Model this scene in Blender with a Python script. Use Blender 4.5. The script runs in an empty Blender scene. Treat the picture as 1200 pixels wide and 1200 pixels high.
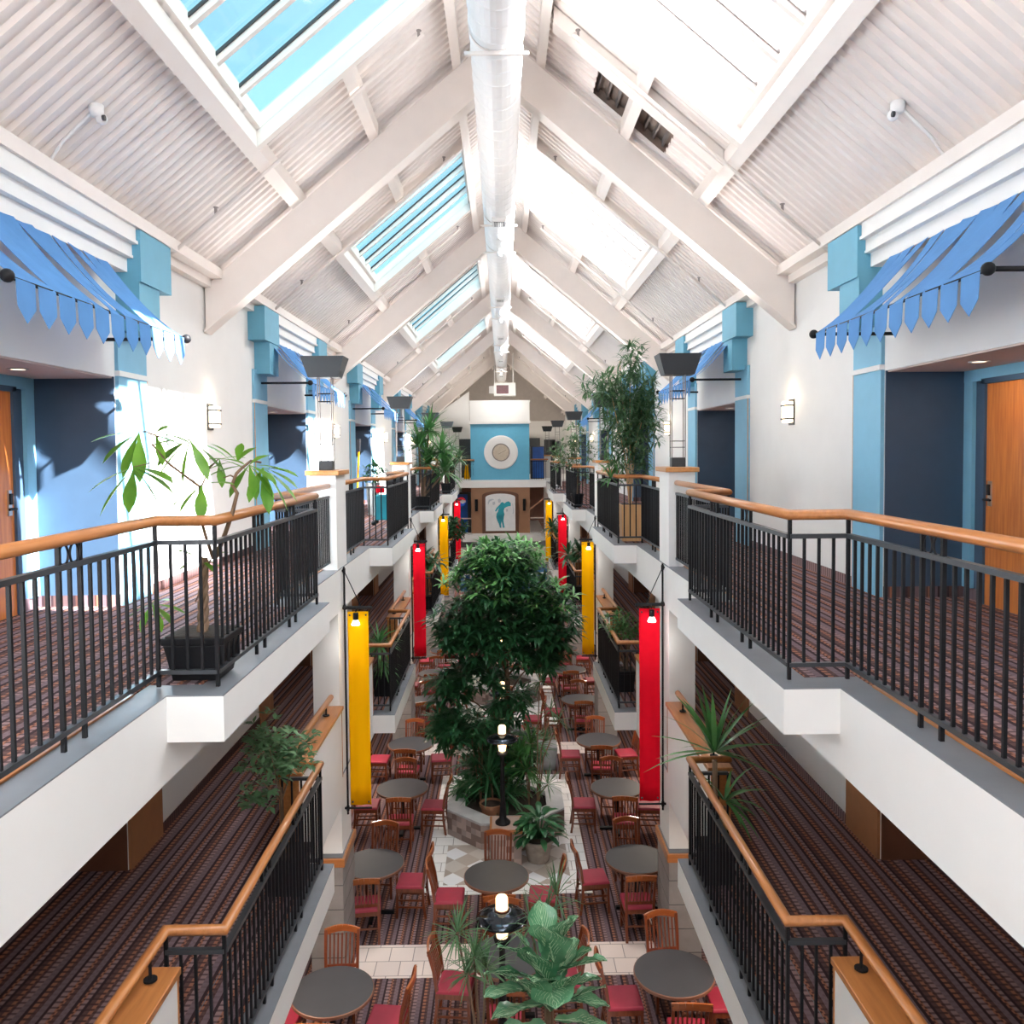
import bpy, math, random
from mathutils import Vector, Matrix
random.seed(7)
SC = bpy.context.scene
COL = SC.collection
S = 7.9                      # bay length
XA, XB, YA, YB = 2.17, 1.80, 5.29, 8.13          # railing line, bay line, bay start / end
XSA, XSB, YS0, YS1 = 2.056, 1.71, 5.115, 8.27    # slab edges
XW = 3.70                    # corridor walls
PX0, PX1, PY0, PY1 = 2.07, 2.40, 10.54, 11.17    # pillars
ZM, ZG = -2.61, -5.20        # middle floor, ground floor
NB = 4                       # bays in view
YEND = 40.0
ORG = {}
ORD = ['first', 'second', 'third', 'fourth', 'fifth', 'sixth', 'seventh', 'eighth', 'ninth', 'tenth']
SIDE = {-1: 'sunlit side', 1: 'shady side'}
WALL = {-1: 'sunlit', 1: 'shady'}

# ------------------------------------------------------------------ mesh builder
class MB:
    def __init__(self): self.v = []; self.f = []; self.m = []
    def add(self, vs, fs, mi=0):
        o = len(self.v); self.v += [tuple(p) for p in vs]
        for f in fs: self.f.append(tuple(i + o for i in f)); self.m.append(mi)
    def box(self, x0, x1, y0, y1, z0, z1, mi=0):
        if x0 > x1: x0, x1 = x1, x0
        self.add([(x0,y0,z0),(x1,y0,z0),(x1,y1,z0),(x0,y1,z0),(x0,y0,z1),(x1,y0,z1),(x1,y1,z1),(x0,y1,z1)],
                 [(0,3,2,1),(4,5,6,7),(0,1,5,4),(1,2,6,5),(2,3,7,6),(3,0,4,7)], mi)
    def taper(self, cx, cy, z0, z1, a0, b0, a1, b1, mi=0):
        self.add([(cx-a0,cy-b0,z0),(cx+a0,cy-b0,z0),(cx+a0,cy+b0,z0),(cx-a0,cy+b0,z0),(cx-a1,cy-b1,z1),(cx+a1,cy-b1,z1),(cx+a1,cy+b1,z1),(cx-a1,cy+b1,z1)],
                 [(0,3,2,1),(4,5,6,7),(0,1,5,4),(1,2,6,5),(2,3,7,6),(3,0,4,7)], mi)
    def beam(self, p, q, w, h, up=(0,0,1), mi=0):
        p = Vector(p); q = Vector(q); d = (q-p).normalized(); s = d.cross(Vector(up))
        if s.length < 1e-6: s = d.cross(Vector((1,0,0)))
        s.normalize(); u = s.cross(d); a = s*(w/2); b = u*(h/2)
        self.add([p-a-b,p+a-b,p+a+b,p-a+b,q-a-b,q+a-b,q+a+b,q-a+b],
                 [(0,1,2,3),(7,6,5,4),(0,4,5,1),(1,5,6,2),(2,6,7,3),(3,7,4,0)], mi)
    def prism_y(self, poly, y0, y1, mi=0):           # polygon in x,z
        n = len(poly)
        self.add([(x,y0,z) for x,z in poly]+[(x,y1,z) for x,z in poly],
                 [tuple(range(n)), tuple(range(2*n-1,n-1,-1))]+[(i,i+n,(i+1)%n+n,(i+1)%n) for i in range(n)], mi)
    def prism_z(self, poly, z0, z1, mi=0):
        n = len(poly)
        self.add([(x,y,z0) for x,y in poly]+[(x,y,z1) for x,y in poly],
                 [tuple(range(n-1,-1,-1)), tuple(range(n,2*n))]+[(i,(i+1)%n,(i+1)%n+n,i+n) for i in range(n)], mi)
    def tube(self, pts, r, n=8, mi=0, closed=False):
        pts = [Vector(p) for p in pts]; N = len(pts)
        R = r if isinstance(r, (list, tuple)) else [r]*N
        vs = []; ref = None
        for i, p in enumerate(pts):
            if closed: d0 = (p-pts[i-1]).normalized(); d1 = (pts[(i+1) % N]-p).normalized()
            else:
                d0 = (p-pts[i-1]).normalized() if i else (pts[1]-p).normalized()
                d1 = (pts[i+1]-p).normalized() if i < N-1 else d0
            d = (d0+d1)
            d = d.normalized() if d.length > 1e-6 else d1
            c = max(.5, d.dot(d1))
            if ref is None: ref = Vector((0,0,1)) if abs(d.z) < .9 else Vector((1,0,0))
            s = d.cross(ref)
            if s.length < 1e-5: s = d.cross(Vector((0,1,0)))
            s.normalize(); u = s.cross(d)
            ref = u
            k = 1/c if abs(d0.dot(d1)) < .999 else 1
            for j in range(n):
                a = 2*math.pi*j/n
                vs.append(p+s*(math.cos(a)*R[i]*k)+u*(math.sin(a)*R[i]))
        fs = []
        for i in range(N if closed else N-1):
            for j in range(n):
                a = i*n; b = ((i+1) % N)*n
                fs.append((a+j, a+(j+1)%n, b+(j+1)%n, b+j))
        if not closed: fs += [tuple(range(n-1,-1,-1)), tuple((N-1)*n+j for j in range(n))]
        self.add(vs, fs, mi)
    def lathe(self, prof, c=(0,0,0), n=20, mi=0, axis='z', cap=True):
        vs = []; fs = []
        for r, h in prof:
            for j in range(n):
                a = 2*math.pi*j/n; x, y = r*math.cos(a), r*math.sin(a)
                if axis == 'z': vs.append((c[0]+x, c[1]+y, c[2]+h))
                elif axis == 'y': vs.append((c[0]+x, c[1]+h, c[2]+y))
                else: vs.append((c[0]+h, c[1]+x, c[2]+y))
        for i in range(len(prof)-1):
            for j in range(n):
                fs.append((i*n+j, i*n+(j+1)%n, (i+1)*n+(j+1)%n, (i+1)*n+j))
        if cap: fs += [tuple(range(n-1,-1,-1)), tuple((len(prof)-1)*n+j for j in range(n))]
        self.add(vs, fs, mi)
    def ball(self, c, r, n=10, mi=0, sz=1.0):
        m = max(4, n//2+1)
        self.lathe([(max(1e-4, r*math.sin(math.pi*i/m)), -r*sz*math.cos(math.pi*i/m)) for i in range(m+1)], c, n, mi)
    def leaf(self, b, d, L, w, droop=.5, prof='lance', n=4, fold=.25, roll=0., wave=0., mi=0):
        b = Vector(b); d = Vector(d).normalized()
        s = d.cross(Vector((0,0,1)))
        if s.length < 1e-3: s = Vector((1,0,0))
        s.normalize()
        if roll: s = Matrix.Rotation(roll, 3, d) @ s
        vs = []; p = b.copy(); dd = d.copy()
        for i in range(n+1):
            t = i/n
            if prof == 'lance': k = max(.02, math.sin(math.pi*min(1, .04+t*.96))**.8)
            elif prof == 'strap': k = max(.03, min(1, .55+t*2)*(1-t**3))
            elif prof == 'fiddle': k = [.05,.5,.62,.72,.95,1.,.8,.1][min(7, int(round(t*7)))]
            elif prof == 'obo': k = max(.04, math.sin(math.pi*min(1, t**1.5*.97+.02)))
            nn = s.cross(dd).normalized()
            wv = wave*w*math.sin(t*9+b.x*7)
            vs += [p-s*(k*w/2)+nn*(fold*k*w/2+wv), p, p+s*(k*w/2)+nn*(fold*k*w/2-wv)]
            if i < n:
                p = p+dd*(L/n)
                dd = (dd+Vector((0,0,-droop/n))).normalized()
        fs = []
        for i in range(n):
            a = i*3
            fs += [(a, a+1, a+4, a+3), (a+1, a+2, a+5, a+4)]
        self.add(vs, fs, mi)
    def figleaf(self, b, d, L, w, droop=.3, roll=0., ph=0.):
        b = Vector(b); d = Vector(d).normalized(); s = d.cross(Vector((0,0,1)))
        s.normalize(); s = Matrix.Rotation(roll, 3, d) @ s
        n, m = 18, 12; K = [.03,.34,.52,.58,.57,.62,.74,.88,.97,1.,.96,.82,.52,.06]; vs = []; p = b.copy(); dd = d.copy()
        for i in range(n+1):
            t = i/n; q = t*(len(K)-1); a = min(int(q), len(K)-2); k = K[a]+(K[a+1]-K[a])*(q-a); nn = s.cross(dd).normalized()
            for j in range(m+1):
                v = -1+2*j/m; av = abs(v)
                h = .22*av**1.3*k*w/2+.016*w*math.cos(2*math.pi*(t*7-av*1.6))*min(1, av*3)+.07*w*k*av**3*math.sin(t*11+ph+(2 if v > 0 else 0))
                vs.append(p+s*(v*k*w/2)+nn*h)
            if i < n: p = p+dd*(L/n); dd = (dd+Vector((0,0,-droop/n))).normalized()
        for i in range(n):
            for j in range(m):
                if i == 0 and j == 0: o = len(self.v); self.v += [tuple(x) for x in vs]
                a = i*(m+1)+j+o; self.f.append((a, a+1, a+m+2, a+m+1)); self.m.append(0)
        return vs, n, m
    def build(self, name, mat=None, parent=None, smooth=False, bevel=0, solid=0):
        me = bpy.data.meshes.new(name)
        o = ORG.get(parent.name, Vector((0,0,0))) if parent else Vector((0,0,0))
        me.from_pydata([(x-o.x, y-o.y, z-o.z) for x, y, z in self.v], [], self.f)
        for m in (mat if isinstance(mat, (list, tuple)) else [mat]): me.materials.append(m)
        if any(self.m): me.polygons.foreach_set('material_index', self.m)
        if smooth: me.polygons.foreach_set('use_smooth', [True]*len(self.f))
        me.update()
        ob = bpy.data.objects.new(name, me); COL.objects.link(ob)
        if parent: ob.parent = parent; ORG[ob.name] = o
        if bevel:
            b = ob.modifiers.new('bevel', 'BEVEL'); b.width = bevel; b.segments = 2; b.limit_method = 'ANGLE'
        if solid:
            b = ob.modifiers.new('solid', 'SOLIDIFY'); b.thickness = solid; b.offset = 0
        return ob

def root(name, label, cat, loc=(0,0,0), group=None, world=True):
    o = bpy.data.objects.new(name, None); COL.objects.link(o); o.location = loc; o.empty_display_size = .1
    o['label'] = label; o['category'] = cat
    if group: o['group'] = group
    ORG[o.name] = Vector(loc) if world else Vector((0,0,0))
    return o
def tag(o, label, cat, group=None, kind=None):
    o['label'] = label; o['category'] = cat
    if group: o['group'] = group
    if kind: o['kind'] = kind
    return o
def struct(o, label=None, cat=None):
    o['kind'] = 'structure'
    if label: o['label'] = label
    if cat: o['category'] = cat
    return o
def inst(name, src, parent, loc, rotz=0, rot=None):     # another object on the same mesh
    c = bpy.data.objects.new(name, src.data); COL.objects.link(c); c.parent = parent
    c.location = Vector(loc)-ORG.get(parent.name, Vector()); c.rotation_euler = rot or (0,0,rotz)
    for m in src.modifiers:
        k = c.modifiers.new(m.name, m.type)
        if m.type == 'SOLIDIFY': k.thickness = m.thickness; k.offset = m.offset
        if m.type == 'BEVEL': k.width = m.width; k.segments = m.segments; k.limit_method = m.limit_method
    return c
def dup(o, loc=None, off=None, label=None, rotz=None, group=None, parent=None):
    c = o.copy(); COL.objects.link(c)
    if parent: c.parent = parent
    else:
        if loc is not None: c.location = loc
        if off is not None: c.location = o.location+Vector(off)
        if rotz is not None: c.rotation_euler = (0,0,rotz)
        if label: c['label'] = label
        if group: c['group'] = group
    for ch in list(o.children): dup(ch, parent=c)
    return c

# ------------------------------------------------------------------ materials
def newmat(name):
    m = bpy.data.materials.new(name); m.use_nodes = True
    nt = m.node_tree; b = nt.nodes['Principled BSDF']
    return m, nt, b
def N(nt, t, **kw):
    n = nt.nodes.new(t)
    for k, v in kw.items(): setattr(n, k, v)
    return n
def pm(name, col, rough=.5, metal=0., var=.08, scale=6., bump=0., stretch=(1,1,1), col2=None, coat=0, trans=0, spec=None):
    m, nt, b = newmat(name)
    tc = N(nt, 'ShaderNodeTexCoord'); mp = N(nt, 'ShaderNodeMapping'); mp.inputs['Scale'].default_value = stretch
    nt.links.new(tc.outputs['Object'], mp.inputs[0])
    nz = N(nt, 'ShaderNodeTexNoise'); nz.inputs['Scale'].default_value = scale; nz.inputs['Detail'].default_value = 4
    nt.links.new(mp.outputs[0], nz.inputs[0])
    cr = N(nt, 'ShaderNodeValToRGB')
    a = col2 or tuple(c*(1-var) for c in col); c = col if col2 else tuple(min(1, c*(1+var)) for c in col)
    cr.color_ramp.elements[0].position = .3; cr.color_ramp.elements[1].position = .7
    cr.color_ramp.elements[0].color = (*a, 1); cr.color_ramp.elements[1].color = (*c, 1)
    nt.links.new(nz.outputs[0], cr.inputs[0]); nt.links.new(cr.outputs[0], b.inputs['Base Color'])
    b.inputs['Roughness'].default_value = rough; b.inputs['Metallic'].default_value = metal
    if coat: b.inputs['Coat Weight'].default_value = coat
    if spec is not None: b.inputs['Specular IOR Level'].default_value = spec
    if bump:
        bp = N(nt, 'ShaderNodeBump'); bp.inputs['Strength'].default_value = bump; bp.inputs['Distance'].default_value = .01
        nt.links.new(nz.outputs[0], bp.inputs['Height']); nt.links.new(bp.outputs[0], b.inputs['Normal'])
    if trans:                                     # thin leaves and cloth let light through
        tr = N(nt, 'ShaderNodeBsdfTranslucent'); mx = N(nt, 'ShaderNodeMixShader'); mx.inputs[0].default_value = trans
        nt.links.new(cr.outputs[0], tr.inputs[0]); out = nt.nodes['Material Output']
        nt.links.new(b.outputs[0], mx.inputs[1]); nt.links.new(tr.outputs[0], mx.inputs[2]); nt.links.new(mx.outputs[0], out.inputs[0])
    return m
def emit(name, col, st):
    m, nt, b = newmat(name)
    b.inputs['Base Color'].default_value = (*col, 1)
    b.inputs['Emission Color'].default_value = (*col, 1); b.inputs['Emission Strength'].default_value = st
    return m
def glassmat(name, tint, gloss=.08):
    m, nt, b = newmat(name); nt.nodes.remove(b)
    t = N(nt, 'ShaderNodeBsdfTransparent'); t.inputs[0].default_value = (*tint, 1)
    g = N(nt, 'ShaderNodeBsdfGlossy'); g.inputs['Roughness'].default_value = .05
    mx = N(nt, 'ShaderNodeMixShader'); mx.inputs[0].default_value = gloss
    nt.links.new(t.outputs[0], mx.inputs[1]); nt.links.new(g.outputs[0], mx.inputs[2])
    nt.links.new(mx.outputs[0], nt.nodes['Material Output'].inputs[0])
    return m
def math_(nt, op, a, b=None):
    n = N(nt, 'ShaderNodeMath', operation=op)
    for i, x in enumerate((a, b)):
        if x is None: continue
        if isinstance(x, (int, float)): n.inputs[i].default_value = x
        else: nt.links.new(x, n.inputs[i])
    return n.outputs[0]
def carpetmat(name, period=.62, gain=1.0):
    m, nt, b = newmat(name)
    g = N(nt, 'ShaderNodeNewGeometry'); sp = N(nt, 'ShaderNodeSeparateXYZ'); nt.links.new(g.outputs['Position'], sp.inputs[0])
    fx = math_(nt, 'FRACT', math_(nt, 'DIVIDE', sp.outputs[0], period))
    seq = [(0,'d'),(.06,'r'),(.11,'d'),(.15,'m'),(.22,'p'),(.30,'k'),(.34,'r'),(.40,'d'),(.45,'p'),(.53,'k'),(.57,'m'),(.64,'r'),(.69,'d'),(.74,'p'),(.82,'k'),(.86,'r'),(.91,'m'),(.96,'k')]
    cols = {'d':(.075,.042,.040),'r':(.21,.092,.060),'m':(.19,.125,.125),'p':(.125,.088,.098),'k':(.030,.018,.020)}
    msk = {'d':.7,'r':1,'m':.85,'p':.25,'k':0}
    def ramp(f):
        r = N(nt, 'ShaderNodeValToRGB'); r.color_ramp.interpolation = 'CONSTANT'
        for i, (p, c) in enumerate(seq):
            e = r.color_ramp.elements[i] if i < 2 else r.color_ramp.elements.new(p)
            e.position = p; e.color = f(c)
        nt.links.new(fx, r.inputs[0]); return r.outputs[0]
    base = ramp(lambda c: (*[min(1, x*gain) for x in cols[c]], 1)); mask = ramp(lambda c: (msk[c],)*3+(1,))
    row = math_(nt, 'FLOOR', math_(nt, 'MULTIPLY', fx, 9))
    fy = math_(nt, 'FRACT', math_(nt, 'ADD', math_(nt, 'DIVIDE', sp.outputs[1], .062), math_(nt, 'MULTIPLY', row, .5)))
    dash = math_(nt, 'MULTIPLY', math_(nt, 'LESS_THAN', fy, .38), math_(nt, 'MULTIPLY', mask, .8))
    mx = N(nt, 'ShaderNodeMix', data_type='RGBA'); nt.links.new(dash, mx.inputs[0]); nt.links.new(base, mx.inputs[6])
    mx.inputs[7].default_value = (.028*gain, .016*gain, .018*gain, 1)
    nz = N(nt, 'ShaderNodeTexNoise'); nz.inputs['Scale'].default_value = 180; nt.links.new(g.outputs['Position'], nz.inputs[0])
    bp = N(nt, 'ShaderNodeBump'); bp.inputs['Strength'].default_value = .5; bp.inputs['Distance'].default_value = .006
    nt.links.new(nz.outputs[0], bp.inputs['Height']); nt.links.new(bp.outputs[0], b.inputs['Normal'])
    nt.links.new(mx.outputs[2], b.inputs['Base Color']); b.inputs['Roughness'].default_value = .95
    b.inputs['Specular IOR Level'].default_value = .1
    return m
def tilemat(name, c1, c2, mortar, size=.3, rough=.35):
    m, nt, b = newmat(name)
    g = N(nt, 'ShaderNodeNewGeometry'); br = N(nt, 'ShaderNodeTexBrick')
    br.offset = .5; br.inputs['Scale'].default_value = 1.0
    br.inputs['Brick Width'].default_value = size; br.inputs['Row Height'].default_value = size; br.inputs['Mortar Size'].default_value = .006
    br.inputs['Color1'].default_value = (*c1, 1); br.inputs['Color2'].default_value = (*c2, 1); br.inputs['Mortar'].default_value = (*mortar, 1)
    nt.links.new(g.outputs['Position'], br.inputs[0]); nt.links.new(br.outputs[0], b.inputs['Base Color'])
    b.inputs['Roughness'].default_value = rough
    return m
def diamondmat(name):
    m, nt, b = newmat(name)
    g = N(nt, 'ShaderNodeNewGeometry'); mp = N(nt, 'ShaderNodeMapping'); mp.inputs['Rotation'].default_value = (0,0,math.pi/4)
    nt.links.new(g.outputs['Position'], mp.inputs[0])
    ck = N(nt, 'ShaderNodeTexChecker'); ck.inputs['Scale'].default_value = 1/.30; nt.links.new(mp.outputs[0], ck.inputs[0])
    dv = N(nt, 'ShaderNodeVectorMath', operation='SCALE'); dv.inputs['Scale'].default_value = 1/.30; nt.links.new(mp.outputs[0], dv.inputs[0])
    fl = N(nt, 'ShaderNodeVectorMath', operation='FLOOR'); nt.links.new(dv.outputs[0], fl.inputs[0])
    wn = N(nt, 'ShaderNodeTexWhiteNoise'); wn.noise_dimensions = '2D'; nt.links.new(fl.outputs[0], wn.inputs[0])
    def two(a, c):
        r = N(nt, 'ShaderNodeValToRGB'); r.color_ramp.interpolation = 'CONSTANT'
        r.color_ramp.elements[0].color = (*a, 1); r.color_ramp.elements[1].position = .45; r.color_ramp.elements[1].color = (*c, 1)
        nt.links.new(wn.outputs[0], r.inputs[0]); return r.outputs[0]
    nt.links.new(two((.80,.80,.82), (.55,.50,.46)), ck.inputs[1]); nt.links.new(two((.36,.30,.26), (.46,.39,.34)), ck.inputs[2])
    nt.links.new(ck.outputs[0], b.inputs['Base Color']); b.inputs['Roughness'].default_value = .3
    return m
def woodmat(name, c1, c2, rough=.35, along='y', coat=.3):
    st = {'y':(14,1.2,14),'x':(1.2,14,14),'z':(14,14,1.2)}[along]
    return pm(name, c1, rough, 0, .1, 2.2, 0, st, c2, coat)

M = {}
M['white'] = pm('white_wall_paint', (.80,.79,.77), .6, var=.015, scale=3)
M['roof'] = pm('white_roof_steel', (.80,.735,.69), .45, var=.02, scale=4)
M['deckm'] = pm('white_roof_deck', (.78,.715,.675), .5, var=.025, scale=2)
M['duct'] = pm('white_duct_paint', (.84,.83,.82), .35, var=.02)
M['blue'] = pm('blue_grey_paint', (.20,.45,.62), .55, var=.03)
M['bluecap'] = pm('teal_blue_paint', (.12,.36,.50), .55, var=.03)
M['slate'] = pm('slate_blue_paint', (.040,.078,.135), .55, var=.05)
M['brownp'] = pm('brown_paint', (.36,.155,.065), .55, var=.06)
M['dkbrown'] = pm('dark_brown_paint', (.13,.052,.027), .6, var=.08)
M['soffit'] = pm('pinkish_soffit', (.62,.50,.46), .6, var=.02)
M['grey'] = pm('grey_ledge', (.16,.17,.19), .5, var=.1, scale=3)
M['stone'] = pm('grey_stone_block', (.25,.235,.23), .7, var=.14, scale=4, bump=.15)
M['oak'] = woodmat('oak_handrail', (.50,.20,.062), (.37,.138,.04))
M['oakx'] = woodmat('oak_crosswise', (.49,.19,.058), (.36,.13,.038), along='x')
M['oakcap'] = woodmat('oak_cap', (.60,.27,.085), (.48,.20,.06))
M['door'] = woodmat('door_veneer', (.62,.215,.05), (.44,.125,.028), along='z')
M['chair'] = woodmat('chair_wood', (.21,.050,.016), (.13,.028,.009), .3, along='z')
M['crest'] = woodmat('chair_crest_wood', (.40,.115,.030), (.28,.07,.018), .3, along='x')
M['pale'] = woodmat('pale_planter_wood', (.70,.42,.20), (.58,.32,.14), along='z')
M['bwood'] = woodmat('trunk_bark', (.20,.12,.07), (.12,.07,.04), .8, along='z', coat=0)
M['ptrunk'] = woodmat('pale_trunk', (.26,.17,.11), (.16,.10,.06), .8, along='z', coat=0)
M['black'] = pm('black_metal', (.010,.010,.012), .5, var=.2, spec=.2)
M['steel'] = pm('dark_steel_rail', (.055,.06,.068), .4, .4, var=.1)
M['dgrey'] = pm('charcoal_paint', (.035,.038,.042), .45, var=.1)
M['rodgrey'] = pm('taupe_rod', (.25,.22,.21), .4, .3)
M['red'] = pm('red_banner_cloth', (.86,.006,.025), .85, var=.04, trans=.15, spec=.1)
M['yellow'] = pm('yellow_banner_cloth', (1.,.50,.0), .85, var=.0, trans=.15, spec=.1)
M['awn'] = pm('blue_awning_cloth', (.13,.31,.62), .85, var=.05, trans=.2, spec=.1)
M['seat'] = pm('red_seat_vinyl', (.34,.022,.05), .55, var=.12, scale=5)
M['top'] = pm('grey_laminate', (.042,.043,.049), .5, var=.1, scale=3)
M['edge'] = pm('brown_table_edge', (.20,.085,.05), .4)
M['carpet'] = carpetmat('striped_carpet', gain=1.6)
M['tile'] = tilemat('cream_floor_tile', (.90,.88,.86), (.82,.81,.80), (.34,.31,.29), .3)
M['ptile'] = tilemat('pink_floor_tile', (.88,.75,.68), (.80,.68,.62), (.36,.28,.25), .31)
M['diamond'] = diamondmat('diamond_floor_tile')
M['t1'] = pm('brown_wall_tile', (.20,.135,.115), .35); M['t2'] = pm('taupe_wall_tile', (.33,.26,.23), .35); M['t3'] = pm('pink_wall_tile', (.44,.33,.29), .35)
M['rim'] = pm('pale_stone_rim', (.52,.53,.54), .4, var=.12, scale=5)
M['soil'] = pm('dark_soil', (.03,.02,.014), .95, var=.4, scale=20, bump=.6)
M['stonepot'] = pm('stone_pot', (.36,.31,.26), .8, var=.2, scale=9, bump=.3)
M['galv'] = pm('grey_metal_planter', (.30,.33,.34), .4, .5, var=.15)
M['terra'] = pm('terracotta', (.33,.15,.08), .8)
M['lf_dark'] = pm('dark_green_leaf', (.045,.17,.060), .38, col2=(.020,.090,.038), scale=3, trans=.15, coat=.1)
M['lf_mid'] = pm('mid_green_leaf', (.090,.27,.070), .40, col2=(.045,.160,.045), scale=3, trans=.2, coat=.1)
M['lf_painted_top'] = pm('painted_sunlight_leaf', (.20,.46,.14), .4, col2=(.09,.28,.08), scale=3, trans=.2)  # lighter green puts the light on the tree top into the colour
M['lf_lit'] = pm('bright_green_leaf', (.20,.40,.045), .42, col2=(.09,.25,.03), scale=4, trans=.4)
M['vein'] = pm('pale_leaf_vein', (.42,.62,.38), .5)
M['lf_fig'] = pm('fig_leaf', (.20,.44,.24), .25, col2=(.07,.25,.12), scale=5, trans=.12, coat=.15)
M['lf_grey'] = pm('grey_green_leaf', (.14,.27,.12), .5, col2=(.065,.16,.07), scale=3, trans=.2)
M['lf_pale'] = pm('pale_bloom', (.62,.64,.55), .6, trans=.2)
M['tower'] = pm('teal_blue_wall', (.11,.40,.58), .6, var=.03)
M['towerb'] = pm('brown_panel_wall', (.33,.165,.085), .5, var=.06, scale=3)
M['clockface'] = pm('beige_clock_face', (.52,.44,.34), .5)
M['paper'] = pm('white_canvas', (.82,.82,.82), .7, var=.04)
M['teal'] = pm('teal_figure_paint', (.02,.33,.40), .6, var=.35, scale=2)
M['greyp'] = pm('pale_grey_figure_paint', (.55,.58,.62), .6)
M['vend'] = pm('blue_vending_front', (.01,.10,.42), .3, var=.3, scale=2)
M['vlogo_r'] = emit('emblem_red', (.8,.03,.05), .15); M['vlogo_b'] = emit('emblem_blue', (.02,.12,.6), .15); M['vlogo_w'] = emit('emblem_white', (.8,.8,.8), .05)
M['maroon'] = pm('maroon_grille', (.10,.02,.03), .5, var=.3, scale=12)
M['lamp'] = emit('warm_lamp_glass', (1.,.72,.40), 1.3)
M['sconce'] = emit('sconce_glass', (1.,.80,.56), 1.5)
M['bulb'] = emit('spot_bulb', (1.,.95,.88), 3.0)
M['disc'] = emit('glowing_diffuser', (.92,.95,1.), .35)  # bright underside of the air diffuser painted as a faint glow
M['dshade'] = pm('smoked_lamp_shade', (.05,.06,.075), .12, .85)
M['steelp'] = pm('brushed_plate', (.55,.55,.55), .3, .9)
M['gable'] = pm('beige_gable_panel', (.45,.41,.38), .6, var=.04)
M['glassSky'] = glassmat('skylight_glass_painted_sky', (.58,.745,.77))  # the sky's blue, dimmer tone is put into this side's glass tint
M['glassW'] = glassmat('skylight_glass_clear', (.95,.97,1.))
M['shop'] = pm('blue_shopfront', (.05,.17,.36), .4, var=.2, scale=1.5)
M['cave'] = pm('brown_roof_cavity', (.26,.20,.17), .7, var=.15)
WORLD, UP, CORR, CORG, EXPO, SUN = 2.6, 24, 2.5, 32, 0.95, 42
# ================================================================== CAMERA (solved from the photograph's own lines)
def ray(px, py):
    f, pitch, roll, yaw, cx, cy = 993.59, .0424, -.009, .0109, 600., 570.27
    u, v = px-cx, py-cy
    c, s = math.cos(roll), math.sin(roll); u, v = c*u+s*v, -s*u+c*v
    x, y, z = u/f, 1., -v/f
    c, s = math.cos(pitch), math.sin(pitch); y, z = c*y+s*z, -s*y+c*z
    c, s = math.cos(yaw), math.sin(yaw); x, y = c*x+s*y, -s*x+c*y
    return Vector((x, y, z))
EYE = Vector((0, 0, 1.476))
fw = ray(600, 570.27); rt = ray(600+993.59, 570.27)-fw; up = ray(600, 570.27-993.59)-fw
cam = bpy.data.cameras.new('camera'); co = bpy.data.objects.new('camera', cam); COL.objects.link(co)
co.matrix_world = Matrix(((rt.x, up.x, -fw.x, 0), (rt.y, up.y, -fw.y, 0), (rt.z, up.z, -fw.z, EYE.z), (0,0,0,1)))
cam.sensor_width = 36; cam.lens = 993.59/1200*36; cam.shift_y = -29.73/1200; cam.clip_start = .05; cam.clip_end = 300
SC.camera = co

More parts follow.
